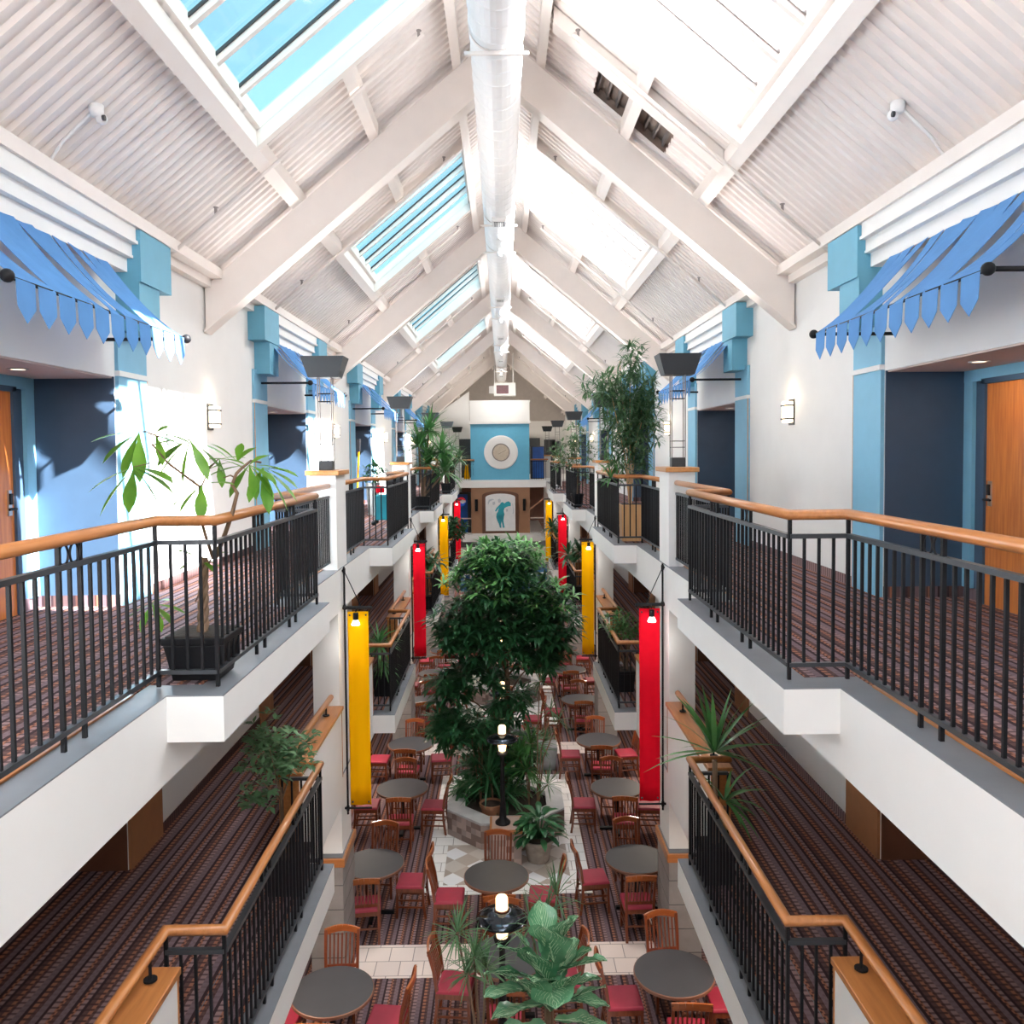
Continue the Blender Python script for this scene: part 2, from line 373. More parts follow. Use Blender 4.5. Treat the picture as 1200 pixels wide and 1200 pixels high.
# ================================================================== FLOORS, SLABS, PILLARS
def st(mb, name, mat, label=None, **k): return struct(mb.build(name, mat, **k), label)
b = MB(); b.box(-3.7, 3.7, -2, 52, ZG-.1, ZG); st(b, 'floor', M['carpet'])
for k in range(5):                                            # tile islands and pink cross bands of the ground floor
    o = S*k
    b = MB(); b.box(-1.28, 1.30, 4.6+o, 9.3+o, ZG, ZG+.006); st(b, 'floor_tile_island', M['tile'])
    if k == 1:
        b = MB(); b.box(-.98, 1.0, 12.78, 14.1, ZG+.006, ZG+.009); st(b, 'floor_mosaic', M['diamond'])
    b = MB(); b.box(-2.0, 2.0, 10.50-S+o, 11.22-S+o, ZG, ZG+.006); st(b, 'floor_tile_band', M['ptile'])
for s in (-1, 1):
    for z, dep, lv in ((0., .52, 'upper'), (ZM, .34, 'middle')):
        b = MB(); b.box(s*XSA, s*4.6, -2, YEND, z-.28, z); b.box(s*XSA, s*2.2, -2, YEND, z-dep, z-.28)
        st(b, 'slab_%s' % lv, M['white'])
        b = MB(); b.box(s*2.26, s*4.55, -2, YEND, z, z+.014); st(b, 'floor_%s_corridor' % lv, M['carpet'])
        b = MB(); b.box(s*XSA, s*2.26, -2, YEND, z, z+.008); st(b, 'trim_ledge', M['grey'])
        b = MB()
        for k in range(-1, NB): b.box(s*2.252, s*2.275, (YS1+S*k if k >= 0 else -2), YS0+S*(k+1), z, z+.02)
        st(b, 'trim_nosing', M['oak'])
        for k in range(NB):
            o = S*k; y0, y1 = YS0+o, YS1+o
            b = MB(); b.box(s*XSB, s*XSA, y0, y1, z-.28, z); st(b, 'slab_balcony', M['white'])
            b = MB(); b.box(s*XSB, s*XSA, y0, y1, z, z+.008); st(b, 'trim_balcony_ledge', M['grey'])
            b = MB(); b.box(s*1.92, s*2.25, y0+.24, y1-.24, z+.008, z+.014); st(b, 'floor_balcony', M['carpet'])
    for k in range(0, 5):
        o = S*k
        b = MB(); b.box(s*PX0, s*PX1, PY0+o, PY1+o, -3.6, 1.19); p = st(b, 'pillar', M['white'])
        b = MB(); b.box(s*(PX0-.045), s*(PX1+.045), PY0-.045+o, PY1+.045+o, 1.19, 1.25); struct(b.build('trim_pillar_cap', M['oakcap'], bevel=.008))
        b = MB(); b.box(s*(PX0-.02), s*(PX1+.06), PY0-.10+o, PY1+.06+o, ZG, -3.70)
        for j in range(1, 4): pass
        st(b, 'pillar_base', M['stone'])
        b = MB()
        for j in range(1, 5): b.box(s*(PX0-.022), s*(PX1+.062), PY0-.102+o, PY1+.062+o, ZG+.31*j, ZG+.31*j+.008)
        st(b, 'trim_pillar_joint', M['dgrey'])
        b = MB(); b.box(s*(PX0-.05), s*(PX1+.09), PY0-.14+o, PY1+.09+o, -3.71, -3.60); struct(b.build('trim_base_cap', M['oakx'], bevel=.008))
        b = MB(); b.box(s*(PX0-.02), s*(PX1+.06), PY0-.11+o, PY1+.06+o, -3.60, -3.594); st(b, 'trim_base_top', M['grey'])
    # parapets of the middle floor
    segs = [(-1.0, 5.15)]
    for k in range(4):
        o = S*k; segs += [(8.30+o-S*0, PY0+o-.01), (PY1+.01+o, 13.05+o)]
    for y0, y1 in segs:
        b = MB(); b.box(s*2.05, s*2.235, y0, y1, ZM, -1.745); w = st(b, 'wall_parapet', M['white'])
        b = MB(); b.box(s*2.02, s*2.265, y0-.0, y1, -1.745, -1.70); b.box(s*2.045, s*2.245, y1-.0, y1+.02, ZM, -1.745); b.box(s*2.045, s*2.245, y0-.02, y0, ZM, -1.745)
        struct(b.build('trim_parapet_wood', M['oak'], bevel=.006))
# ================================================================== CORRIDOR WALLS
RY0, RY1 = 5.45, 8.18
for s in (-1, 1):
    wn = 'left' if s < 0 else 'right'
    ys = [(-2, RY0-S), ] + [(RY1+S*(k-1), RY0+S*k) for k in range(0, 5)] + [(RY1+S*4, 50.)]
    b = MB()
    for y0, y1 in ys: b.box(s*XW, s*4.0, y0, y1, -.02, 3.82)
    for k in range(-1, 5): b.box(s*XW, s*4.0, RY0+S*k, RY1+S*k, 2.215, 3.82)
    st(b, 'wall_%s' % wn, M['white'])
    b = MB()
    for y0, y1 in ys: b.box(s*XW, s*4.0, y0, y1, ZM, -.28)
    st(b, 'wall_%s_middle' % wn, M['white'])
    b = MB(); b.box(s*XW, s*4.0, -2, 50, ZG, ZM-.28); st(b, 'wall_%s_ground' % wn, M['dkbrown'])
    b = MB()
    for y0, y1 in ys: b.box(s*XW, s*(XW-.015), y0+(.7 if y0 > 0 else 0), y1-.7, .014, .11)
    st(b, 'baseboard_%s' % wn, M['carpet'])
    b = MB()
    for y0, y1 in ys: b.box(s*XW, s*(XW-.015), y0+(.8 if y0 > 0 else 0), y1-.7, ZM+.014, ZM+.11)
    st(b, 'baseboard_%s_middle' % wn, M['carpet'])
    b = MB(); b.box(s*3.46, s*3.74, -2, 50, 3.64, 3.76); b.box(s*3.60, s*3.72, -2, 50, 3.54, 3.64); st(b, 'trim_eaves_ledge', M['roof'])
    for k in range(-1, 5):
        o = S*k; y0, y1 = RY0+o, RY1+o
        # upper recess
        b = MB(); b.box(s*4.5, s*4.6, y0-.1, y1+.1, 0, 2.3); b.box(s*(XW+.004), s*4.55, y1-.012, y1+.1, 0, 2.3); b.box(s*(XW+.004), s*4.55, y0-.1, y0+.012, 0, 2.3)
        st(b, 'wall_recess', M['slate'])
        b = MB(); b.box(s*4.46, s*4.5, y0, y1-.013, 2.09, 2.199); b.box(s*4.462, s*4.5, y1-.16, y1-.014, .12, 2.09); st(b, 'trim_recess_frame', M['blue'])
        b = MB(); b.box(s*(XW+.02), s*4.5, y0, y1, 2.20, 2.32); st(b, 'ceiling_recess', M['soffit'])
        b = MB(); b.box(s*4.485, s*4.5, y0, y1, .014, .12); b.box(s*XW, s*4.48, y1-.015, y1, .014, .12); st(b, 'baseboard_recess', M['carpet'])
        # pilasters either side of the recess
        for (p0, p1, c0, c1, d0, d1) in ((y1+.01, y1+.66, y1+.07, y1+.82, y1+.07, y1+.55), (y0-.70, y0-.01, y0-.85, y0-.05, y0-.55, y0-.05)):
            b = MB(); b.box(s*XW, s*(XW-.035), p0, p1, .014, 2.72); st(b, 'trim_pilaster', M['blue'])
            b = MB(); b.box(s*XW, s*(XW-.05), p0-.005, p1+.005, 2.225, 2.275); st(b, 'trim_pilaster_band', M['white'])
            e = p1 if p0 > y0 else p0
            b = MB(); b.box(s*(XW-.028), s*(XW-.037), e-.005, e+.005, .014, 2.225); st(b, 'trim_pilaster_edge', M['oakcap'])
            b = MB(); b.box(s*XW, s*3.45, c0, c1, 3.13, 3.62); b.box(s*XW, s*3.47, d0, d1, 2.66, 3.13); st(b, 'trim_pilaster_capital', M['bluecap'])
        b = MB(); b.box(s*XW, s*3.58, y0-.05, y1+.07, 3.22, 3.35); b.box(s*XW, s*3.52, y0-.05, y1+.07, 3.35, 3.375); b.box(s*XW, s*3.53, y0-.05, y1+.07, 3.375, 3.48); b.box(s*XW, s*3.47, y0-.05, y1+.07, 3.48, 3.51); b.box(s*XW, s*3.49, y0-.05, y1+.07, 3.51, 3.64)
        st(b, 'cornice', M['white'])
        # middle-floor recess in brown
        b = MB(); b.box(s*4.5, s*4.6, y0-.1, y1+.1, ZM, -.28); b.box(s*(XW+.004), s*4.55, y1-.012, y1+.1, ZM, -.28); b.box(s*(XW+.004), s*4.55, y0-.1, y0+.012, ZM, -.28); st(b, 'wall_recess_middle', M['dkbrown'])
        b = MB(); b.box(s*XW, s*(XW-.03), y1+.01, y1+.78, ZM+.014, -.3); b.box(s*XW, s*(XW-.03), y0-.7, y0-.01, ZM+.014, -.3); st(b, 'trim_pilaster_middle', M['brownp'])
        b = MB(); b.box(s*4.47, s*4.5, y1-1.35, y1-.35, ZM+.014, ZM+2.07); st(b, 'door_%d' % (20+2*k+(s > 0)), M['door'])
        # guest-room door
        b = MB(); b.box(s*4.455, s*4.5, y1-1.36, y1-.42, .014, 2.05)
        d = st(b, 'door_%d' % (1+2*(k+1)+(s > 0)), M['door'])
        b = MB(); b.box(s*4.43, s*4.5, y1-.42, y1-.36, .014, 2.09); b.box(s*4.43, s*4.5, y1-1.42, y1-1.36, .014, 2.09); b.box(s*4.43, s*4.5, y1-1.42, y1-.36, 2.05, 2.10); b.build('door_frame', M['slate'], d)
        b = MB(); b.box(s*4.44, s*4.456, y1-.52, y1-.47, .93, 1.16); lp = b.build('lock_plate', M['steelp'], d)
        b = MB(); b.box(s*4.425, s*4.442, y1-.515, y1-.475, 1.03, 1.13); b.tube([(s*4.44, y1-.495, .99), (s*4.39, y1-.495, .99), (s*4.39, y1-.60, .99)], .011); b.build('door_handle', M['black'], d)
        # recessed downlight
        if k < 4:
            r = root('recessed_downlight', 'round recessed downlight over the %s %s doorway' % (ORD[k+1] if k >= 0 else 'camera-end', SIDE[s]), 'ceiling light', (s*4.06, y0+1.75, 2.195), 'doorway downlights')
            b = MB(); b.lathe([(.085, 0), (.085, -.008), (.06, -.008), (.06, 0)], (s*4.06, y0+1.75, 2.20), 16); b.build('trim_ring', M['steelp'], r)
            b = MB(); b.lathe([(.058, 0), (.058, -.005)], (s*4.06, y0+1.75, 2.20), 16); b.build('lens', M['sconce'], r)

# ================================================================== ROOF
def zd(x): return 6.80-.84*abs(x)
def zr(x): return 6.64-.84*abs(x)
SK0, SK1 = 5.55, 8.76          # skylight opening along the bay
RA = 10.75                     # rafter line
holes = [(1.15, 1.55, 9.95, 11.0-.38), (1.62, 2.03, 9.9, 10.62)]
for s in (-1, 1):
    b = MB(); xs = [0.0, .60, 1.15, 1.55, 1.62, 2.03, 2.44, 3.75]
    P = .15; prof = [(0, 0), (.055, 0), (.075, .045), (.13, .045)]
    Y = []; y = -2.4
    while y < 51: Y += [(y+a, h) for a, h in prof]; y += P
    n = len(xs)
    vs = [(s*x, yy, zd(x)+h*1.0) for yy, h in Y for x in xs]; fs = []
    for j in range(len(Y)-1):
        ym = (Y[j][0]+Y[j+1][0])/2; q = (ym-5) % S+5
        for i in range(n-1):
            xm = (xs[i]+xs[i+1])/2
            if .6 < xm < 2.44 and SK0 < q < SK1 and ym < 4*S+2: continue
            if s > 0 and any(h[0] < xm < h[1] and h[2] < ym < h[3] for h in holes): continue
            a = j*n+i; fs.append((a, a+1, a+n+1, a+n))
    b.add(vs, fs); st(b, 'ceiling_%s' % ('left' if s < 0 else 'right'), M['deckm'])
    # long purlins and short members
    def member(x0, x1, y0, y1, drop=.0, top=0.): 
        m = MB(); m.prism_y([(s*x0, zr(x0)-drop), (s*x1, zr(x1)-drop), (s*x1, zd(x1)+top), (s*x0, zd(x0)+top)], y0, y1); return m
    st(member(.47, .57, -2.4, 50), 'beam_purlin', M['roof'])
    st(member(2.46, 2.57, -2.4, 50), 'beam_purlin', M['roof'])
    for k in range(-1, 6):
        o = S*k
        m = MB(); m.prism_y([(0, 6.64), (s*3.68, zr(3.68)), (s*3.68, zr(3.68)-.54), (0, 6.10)], RA-.07+o, RA+.07+o)
        m.prism_y([(0, 6.10), (s*3.68, zr(3.68)-.54), (s*3.68, zr(3.68)-.575), (0, 6.065)], RA-.13+o, RA+.13+o)
        st(m, 'beam_rafter', M['roof'])
        if k == 5: continue
        if k >= 0:
            m = member(1.50, 1.60, SK1+.1+o, RA+o-.05); st(m, 'beam_short_purlin', M['roof'])
        m = member(1.50, 1.60, RA-S+o+.05, SK0-.1+o); st(m, 'beam_short_purlin', M['roof'])
        if s > 0 and k == 0:
            m = MB(); m.prism_y([(.6, zr(.6)-.02), (2.45, zr(2.45)-.02), (2.45, zd(2.45)), (.6, zd(.6))], 9.40, 9.62); st(m, 'beam_joist', M['roof'])
        if k == 4: continue
        # skylight: curb frame, glazing bars, glass
        wnd = root('window_%d' % (2*(k+1)+(1 if s < 0 else 2)), 'sloping roof skylight', 'skylight', (s*1.5, SK0+o, zd(1.5)), world=True)
        del wnd['category']; struct(wnd); 
        m = MB()
        for y0, y1 in ((SK0-.10, SK0), (SK1, SK1+.10)):
            m.prism_y([(s*.58, zr(.58)-.0), (s*2.46, zr(2.46)-.0), (s*2.46, zd(2.46)+.16), (s*.58, zd(.58)+.16)], y0+o, y1+o)
        m.prism_y([(s*.58, zd(.58)), (s*.62, zd(.62)), (s*.62, zd(.62)+.16), (s*.58, zd(.58)+.16)], SK0+o, SK1+o)
        m.prism_y([(s*2.42, zd(2.42)), (s*2.47, zd(2.47)), (s*2.47, zd(2.47)+.16), (s*2.42, zd(2.42)+.16)], SK0+o, SK1+o)
        m.build('window_frame', M['roof'], wnd)
        nb = 4
        for i in range(1, nb+1):
            yy = SK0+(SK1-SK0)*i/(nb+1)+o; m = MB()
            m.prism_y([(s*.58, zd(.58)+.02), (s*2.46, zd(2.46)+.05), (s*2.46, zd(2.46)+.14), (s*.58, zd(.58)+.14)], yy-.03, yy+.03)
            m.build('glazing_bar', M['roof'], wnd)
            m = MB(); m.prism_y([(s*.6, zd(.6)+.11), (s*2.44, zd(2.44)+.11), (s*2.44, zd(2.44)+.14), (s*.6, zd(.6)+.14)], yy-.052, yy-.03)
            m.build('glazing_seal', M['dgrey'] if s < 0 else M['rodgrey'], wnd)
        m = MB(); m.prism_y([(s*.58, zd(.58)+.145), (s*2.47, zd(2.47)+.145), (s*2.47, zd(2.47)+.16), (s*.58, zd(.58)+.16)], SK0-.05+o, SK1+.05+o)
        m.build('pane', M['glassSky'] if s < 0 else M['glassW'], wnd)
# cavity seen through the two missing deck squares
b = MB(); b.prism_y([(1.05, zd(1.05)+.22), (2.15, zd(2.15)+.22), (2.15, zd(2.15)+.27), (1.05, zd(1.05)+.27)], 9.7, 10.75)
for (x0, x1, y0, y1) in ((1.05, 1.07, 9.7, 10.75), (2.13, 2.15, 9.7, 10.75), (1.05, 2.15, 9.7, 9.72), (1.05, 2.15, 10.73, 10.75), (1.57, 1.60, 9.7, 10.7)):
    b.prism_y([(x0, zd(x0)+.05), (x1, zd(x1)+.05), (x1, zd(x1)+.24), (x0, zd(x0)+.24)], y0, y1)
st(b, 'ceiling_cavity', M['cave'])
b = MB()
for i in range(9):
    x = 1.1+.115*i; b.prism_y([(x, zd(x)+.15), (x+.02, zd(x+.02)+.15), (x+.02, zd(x+.02)+.23), (x, zd(x)+.23)], 9.72, 10.72)
st(b, 'trim_cavity_rib', M['rodgrey'])
b = MB(); b.box(-.06, .06, -2.4, 50, 6.60, 6.78); st(b, 'beam_ridge', M['roof'])

# sprinkler pipes down each slope
for s in (-1, 1):
    for k in range(0, 5):
        for j, (y, x0, x1) in enumerate(((9.25, .80, 3.62), (13.15, .70, 3.62))):
            yy = y+S*k
            if yy > 48: continue
            zz = lambda x: zr(x)-.05
            r = root('hanging_sprinkler_pipe', 'thin white sprinkler pipe %s the %s rafter on the %s' % ('before' if j == 0 else 'behind', ORD[k], SIDE[s]), 'pipe', (s*x1, yy, zz(x1)), 'roof sprinkler pipes')
            b = MB(); b.tube([(s*x0, yy, zz(x0)), (s*x1, yy, zz(x1))], .021, 8); b.build('pipe_run', M['roof'], r, smooth=True)
            for xh in (.85, 3.05):
                b = MB(); b.tube([(s*xh, yy, zz(xh)-.01), (s*xh, yy, zz(xh)+.08)], .016, 6); b.lathe([(.028, .08), (.028, .088)], (s*xh, yy, zz(xh)), 8); b.build('sprinkler_head', M['rodgrey'], r)
# small ceiling cameras with conduit
for s in (-1, 1):
    x, y = s*3.12, 6.72; z = zd(3.12)
    r = root('ceiling_camera', 'small white ceiling camera with curved conduit on the %s roof slope' % WALL[s], 'camera', (x, y, z))
    b = MB(); b.lathe([(.055, 0), (.055, -.05), (.04, -.09)], (x, y, z+.0), 14); b.ball((x-s*.03, y+.02, z-.10), .045, 10); b.build('camera_body', M['duct'], r, smooth=True)
    b = MB(); b.lathe([(.022, 0), (.022, .02)], (x-s*.06, y-.03, z-.11), 10, axis='x'); b.build('lens', M['dgrey'], r)
    b = MB(); b.tube([(x, y, z-.02), (s*3.40, y+.03, zd(3.40)-.03), (s*3.56, y+.05, zd(3.56)-.10), (s*3.63, y+.06, 3.64)], .012, 6); b.build('conduit', M['duct'], r, smooth=True)

# ================================================================== DUCT
DX, DZ, DR = -.02, 5.42, .255
r = root('spiral_air_duct', 'long round white spiral air duct hanging under the roof ridge', 'duct', (DX, 1., DZ-DR))
b = MB(); prof = []
y = 1.0
while y < 46: prof += [(DR, y), (DR, y+.26), (DR+.006, y+.275), (DR+.006, y+.285)]; y += .30
prof += [(DR, 46.0), (.20, 46.05), (.12, 46.3)]
b.lathe(prof, (DX, 0, DZ), 32, axis='y'); b.build('duct_pipe', M['duct'], r, smooth=False)
for k in range(6):
    y = 6.8+7.0*k; b = MB()
    b.box(DX-.11, DX+.11, y-.17, y+.17, DZ-DR-.05, DZ-DR+.06); v = b.build('vent_box', M['duct'], r)
    b = MB(); b.box(DX-.085, DX+.085, y-.14, y+.14, DZ-DR-.056, DZ-DR-.051); b.build('vent_opening', M['dgrey'], v)
    b = MB()
    for i in range(7): b.box(DX-.085+.026*i, DX-.085+.026*i+.012, y-.14, y+.14, DZ-DR-.064, DZ-DR-.057)
    b.build('louvers', M['duct'], v)
b = MB(); b.lathe([(.05, .10), (.05, -.01), (.115, -.05), (.115, -.075)], (DX, 6.25, DZ-DR), 24); b.build('round_diffuser', M['disc'], r, smooth=False)
for k in range(-1, 6):
    y = 14.0+S*k
    for d in (0, 1.9):
        b = MB(); b.lathe([(DR+.004, -.02), (DR+.012, -.02), (DR+.012, .02), (DR+.004, .02)], (DX, y+d, DZ), 32, axis='y', cap=False)
        b.tube([(DX-DR, y+d, DZ), (DX-DR, y+d, zd(DR)+.0)], .008, 6); b.tube([(DX+DR, y+d, DZ), (DX+DR, y+d, zd(DR))], .008, 6)
        b.box(DX-.30, DX+.30, y+d-.015, y+d+.015, DZ-DR-.035, DZ-DR-.005); b.build('hanger_strap', M['roof'], r)
for k in range(1, 5):
    y = 6.4+S*k
    t = root('track_light_bar', 'slim white light bar under the duct, %s from the camera end' % ORD[k-1], 'light bar', (DX, y+.4, DZ-DR-.12), 'light bars under the duct')
    b = MB(); b.box(DX-.02, DX+.02, y-.2, y+1.2, DZ-DR-.10, DZ-DR-.055); b.build('track', M['duct'], t)
    for d in (-.1, 1.1):
        b = MB(); b.lathe([(.045, 0), (.05, -.10), (.02, -.11)], (DX, y+d, DZ-DR-.10), 12); b.build('lamp_head', M['duct'], t, smooth=True)
    L = bpy.data.lights.new('track_fill_light', 'AREA'); L.shape = 'RECTANGLE'; L.size = .3; L.size_y = 1.2; L.energy = 46 if k == 4 else 62; L.color = (1, .96, .90)  # area light added to brighten the floor and clock tower
    lo = bpy.data.objects.new('track_fill_light', L); lo.location = (DX, y+.5, DZ-DR-.24); lo.rotation_euler = (.75 if k == 4 else 0, 0, 0); COL.objects.link(lo)

# ================================================================== FAR END
b = MB(); b.box(-1.5, 1.27, 40, 42, .10, 2.74); st(b, 'wall_clock_tower', M['tower'])
b = MB(); b.box(-1.52, 1.29, 39.95, 42, 2.88, 3.81); b.box(-1.58, 1.35, 39.88, 42, 2.74, 2.88); b.box(-1.55, 1.32, 39.92, 42, 3.79, 3.84); st(b, 'wall_tower_top', M['white'])
b = MB(); b.box(-3.7, 3.7, 39.93, 52, -.26, .10); st(b, 'slab_bridge', M['white'])
b = MB(); b.box(-1.5, 1.27, 40, 42, ZM, -.26); st(b, 'wall_panel_brown', M['towerb'])
b = MB(); b.box(-1.9, 1.75, 39.4, 40.4, -2.76, -2.42)
b.box(-2.06, 2.06, 40.0, 52, -2.9, ZM); st(b, 'slab_middle_bridge', M['white'])
b = MB(); b.box(-2.06, 2.06, 39.7, 39.8, -3.05, -2.76); st(b, 'trim_bridge_painted_shade', M['grey'])  # grey colour paints the dark band of shade under the bridge edge
b = MB(); b.box(-2.06, 2.06, 39.5, 39.9, -3.85, -3.05); st(b, 'wall_bridge_header', M['soffit'])
b = MB(); b.box(-2.06, 2.06, 40.2, 40.3, ZG, -3.85); st(b, 'wall_shopfront', M['shop'])
b = MB()
for x in (-1.6, -1.0, -.4, .2, .8, 1.4): b.box(x, x+.07, 40.12, 40.2, ZG, -3.85)
b.box(-2.06, 2.06, 40.12, 40.2, -4.4, -4.33); st(b, 'trim_shopfront', M['white'])
b = MB(); b.box(-3.9, 3.9, 49.9, 50.1, -.3, 3.2); st(b, 'wall_end_upper', M['white'])
b = MB(); b.prism_y([(-3.9, 3.2), (3.9, 3.2), (3.9, 3.6), (0, 6.85), (-3.9, 3.6)], 49.9, 50.1); st(b, 'wall_gable', M['gable'])
b = MB(); b.box(-4, 4, -2.6, -2.42, ZG, 2.0); st(b, 'wall_near_light_block', M['soffit'])  # unseen wall added behind the camera to cut frontal light
b = MB(); b.box(-3.9, 3.9, 49.5, 49.7, ZG, -.28); st(b, 'wall_end_lower', M['dkbrown'])
b = MB(); b.prism_y([(-3.5, .1), (-1.7, .1), (-1.7, 4.55), (-3.5, 3.3)], 44.0, 44.1); st(b, 'wall_white_gusset', M['white'])
for i, (x0, x1, z1) in enumerate(((-1.62+0, -1.52-.72, 2.1), (1.42, 2.2, 2.2), (2.45, 3.1, 2.1), (2.9, 3.4, 2.0))):
    b = MB(); b.box(x0, x1, 43.9 if i == 0 else 49.6+.0*i, 43.97 if i == 0 else 49.9, .1, z1); st(b, 'door_%d' % (40+i), M['dgrey'])
for s in (-1, 1):
    b = MB()
    for i in range(7):
        x = s*(1.38+.11*i)-.12*(s > 0)*0; b.box(x-.008, x+.008, 40.0, 40.016, .1, .98)
    b.box(s*1.32, s*2.1, 39.99, 40.02, .96, 1.0); rl = root('bridge_railing', 'short wood-topped railing beside the clock tower on the %s' % SIDE[s], 'railing', (s*1.7, 40, .1))
    b.build('baluster_panel', M['black'], rl)
    b = MB(); b.tube([(s*1.32-.0, 40, 1.05), (s*2.15, 40, 1.05)], .035, 8); b.build('handrail', M['oakx'], rl, smooth=True)
    b = MB(); b.tube([(s*1.3, 40.1, -1.72), (s*2.04, 40.1, -1.72)], .03, 8); rr = b.build('guard_rail', M['soffit'])
    tag(rr, 'pale horizontal guard bar across the dark opening beside the brown panel, %s' % SIDE[s], 'railing')
# clock
r = root('wall_clock', 'round beige clock on a large white disc on the blue tower', 'clock', (-.07, 39.98, 1.40))
b = MB(); b.lathe([(.80, .02), (.80, -.05), (.74, -.07)], (-.07, 39.98, 1.40), 48, axis='y'); b.build('clock_surround', M['white'], r)
b = MB(); b.lathe([(.40, -.07), (.40, -.10), (.37, -.10)], (-.07, 39.98, 1.40), 40, axis='y'); f = b.build('clock_face', M['clockface'], r)
b = MB(); b.lathe([(.40, -.10), (.42, -.12), (.38, -.12), (.37, -.10)], (-.07, 39.98, 1.40), 40, axis='y', cap=False); b.build('clock_rim', M['rodgrey'], r)
b = MB()
for i in range(12):
    a = math.pi*i/6; b.beam((-.07+.31*math.sin(a), 39.87, 1.40+.31*math.cos(a)), (-.07+.35*math.sin(a), 39.87, 1.40+.35*math.cos(a)), .01, .016, (0,1,0))
b.build('hour_marks', M['rodgrey'], r)
b = MB(); b.beam((-.19, 39.86, 1.32), (.17, 39.86, 1.50), .012, .03, (0,1,0)); b.build('minute_hand', M['dgrey'], r)
b = MB(); b.beam((-.15, 39.865, 1.34), (.05, 39.865, 1.44), .012, .045, (0,1,0)); b.build('hour_hand', M['dgrey'], r)
# framed picture of a teal figure
r = root('framed_picture', 'white arched picture of a teal swinging figure in a dark wood frame', 'picture', (-.12, 39.97, -2.36))
def arch(w, z0, z1, rise, n=12): return [(-.12-w, z0), (-.12+w, z0)]+[(-.12+w*math.cos(math.pi*i/n), z1+rise*math.sin(math.pi*i/n)) for i in range(n+1)]
b = MB(); b.prism_y(arch(.86, -2.42, -.62, .20), 39.90, 40.0); b.build('picture_frame', M['dkbrown'], r)
b = MB(); b.prism_y(arch(.70, -2.30, -.72, .18), 39.87, 39.90); b.build('canvas', M['paper'], r)
b = MB(); b.prism_y(arch(.66, -2.26, -.72, .17), 39.866, 39.87)
q = []
def blob(m, pts, y0, y1): m.prism_y(pts, y0, y1)
m = MB()
Z2 = lambda pts: [((x-555)/298-.12, -2.42+(770-y)/298) for x, y in pts]
blob(m, Z2([(545,690),(535,640),(510,590),(495,540),(500,490),(522,462),(530,420),(545,395),(560,370),(595,372),(612,420),(600,450),(612,500),(602,540),(596,590),(606,650),(612,690),(586,690),(580,640),(570,600),(562,640),(566,690)]), 39.858, 39.868)
blob(m, Z2([(545,375),(560,340),(585,328),(612,348),(640,326),(672,318),(702,345),(700,385),(668,388),(640,398),(610,415),(580,410)]), 39.856, 39.866)
blob(m, Z2([(530,380),(548,362),(552,392),(520,425),(492,462),(478,452),(500,410)]), 39.857, 39.867)
m.build('painted_figure', M['teal'], r)
m = MB()
blob(m, Z2([(520,292),(545,280),(562,300),(560,330),(528,336)]), 39.855, 39.865)
blob(m, Z2([(378,335),(395,295),(440,280),(470,295),(440,300),(405,320),(385,365)]), 39.860, 39.867)
blob(m, Z2([(445,330),(478,318),(482,360),(450,372)]), 39.860, 39.867)
blob(m, Z2([(722,350),(730,350),(745,470),(732,500),(722,490),(734,465)]), 39.860, 39.867)
blob(m, Z2([(630,430),(655,425),(660,455),(640,470)]), 39.860, 39.867)
m.build('pale_strokes', M['greyp'], r)
for s in (-1, 1):
    x = -.12+s*1.13
    r = root('black_wall_sconce', 'black cylinder wall sconce on the %s of the arched picture' % SIDE[s], 'wall lamp', (x, 39.95, -1.2))
    b = MB(); b.lathe([(.07, -.28), (.07, .28)], (x, 39.91, -1.08), 12); b.build('sconce_body', M['black'], r, smooth=False)
    b = MB(); b.box(x-.03, x+.03, 39.93, 40.0, -1.14, -1.02); b.build('wall_bracket', M['black'], r)
# hanging heater and vending machines
r = root('unit_heater', 'white box heater with maroon grille hanging under the far gable', 'heater', (.1, 41, 4.15))
b = MB(); b.box(-.38, .66, 40.9, 41.6, 4.12, 4.74); b.build('heater_cabinet', M['white'], r)
b = MB(); b.box(-.26, .32, 40.86, 40.9, 4.22, 4.62); b.build('heater_grille', M['maroon'], r)
b = MB(); b.prism_z([(-.38, 40.95), (-.62, 41.2), (-.38, 41.5)], 4.25, 4.6); b.build('side_louver', M['white'], r)
b = MB(); b.tube([(.55, 41.2, 4.74), (.55, 41.2, 6.2)], .03, 8); b.tube([(-.35, 41.2, 4.74), (-.35, 41.2, 6.4)], .02, 8); b.build('hanger_pipe', M['white'], r)
r = root('vending_machine', 'tall blue vending machine behind the upper railing', 'vending machine', (1.68, 41.6, .1))
b = MB(); b.box(1.36, 2.02, 41.2, 41.95, .1, 1.68); b.build('cabinet', M['dgrey'], r)
b = MB(); b.box(1.46, 2.0, 41.16, 41.2, .14, 1.64); b.build('front_panel', M['vend'], r)
r = root('drinks_machine', 'dark blue drinks machine with round red, white and blue emblem', 'vending machine', (-1.95, 41.5, ZM))
b = MB(); b.box(-2.3, -1.56, 41.2, 41.9, ZM, -.55); b.build('cabinet', M['dgrey'], r)
b = MB(); b.box(-2.2, -1.72, 41.16, 41.2, ZM+.1, -.62); fp = b.build('front_panel', M['vend'], r)
c = (-2.02, 41.14, -.98); n = 20; R_ = .22
def half(m, a0, a1, off): m.prism_y([(c[0]+R_*math.cos(a0+(a1-a0)*i/n), c[2]+R_*math.sin(a0+(a1-a0)*i/n)) for i in range(n+1)]+[(c[0]+R_*math.cos(a1)*.3, c[2]+off-.03), (c[0]-R_*math.cos(a1)*.3, c[2]+off+.03)], 41.125, 41.135)
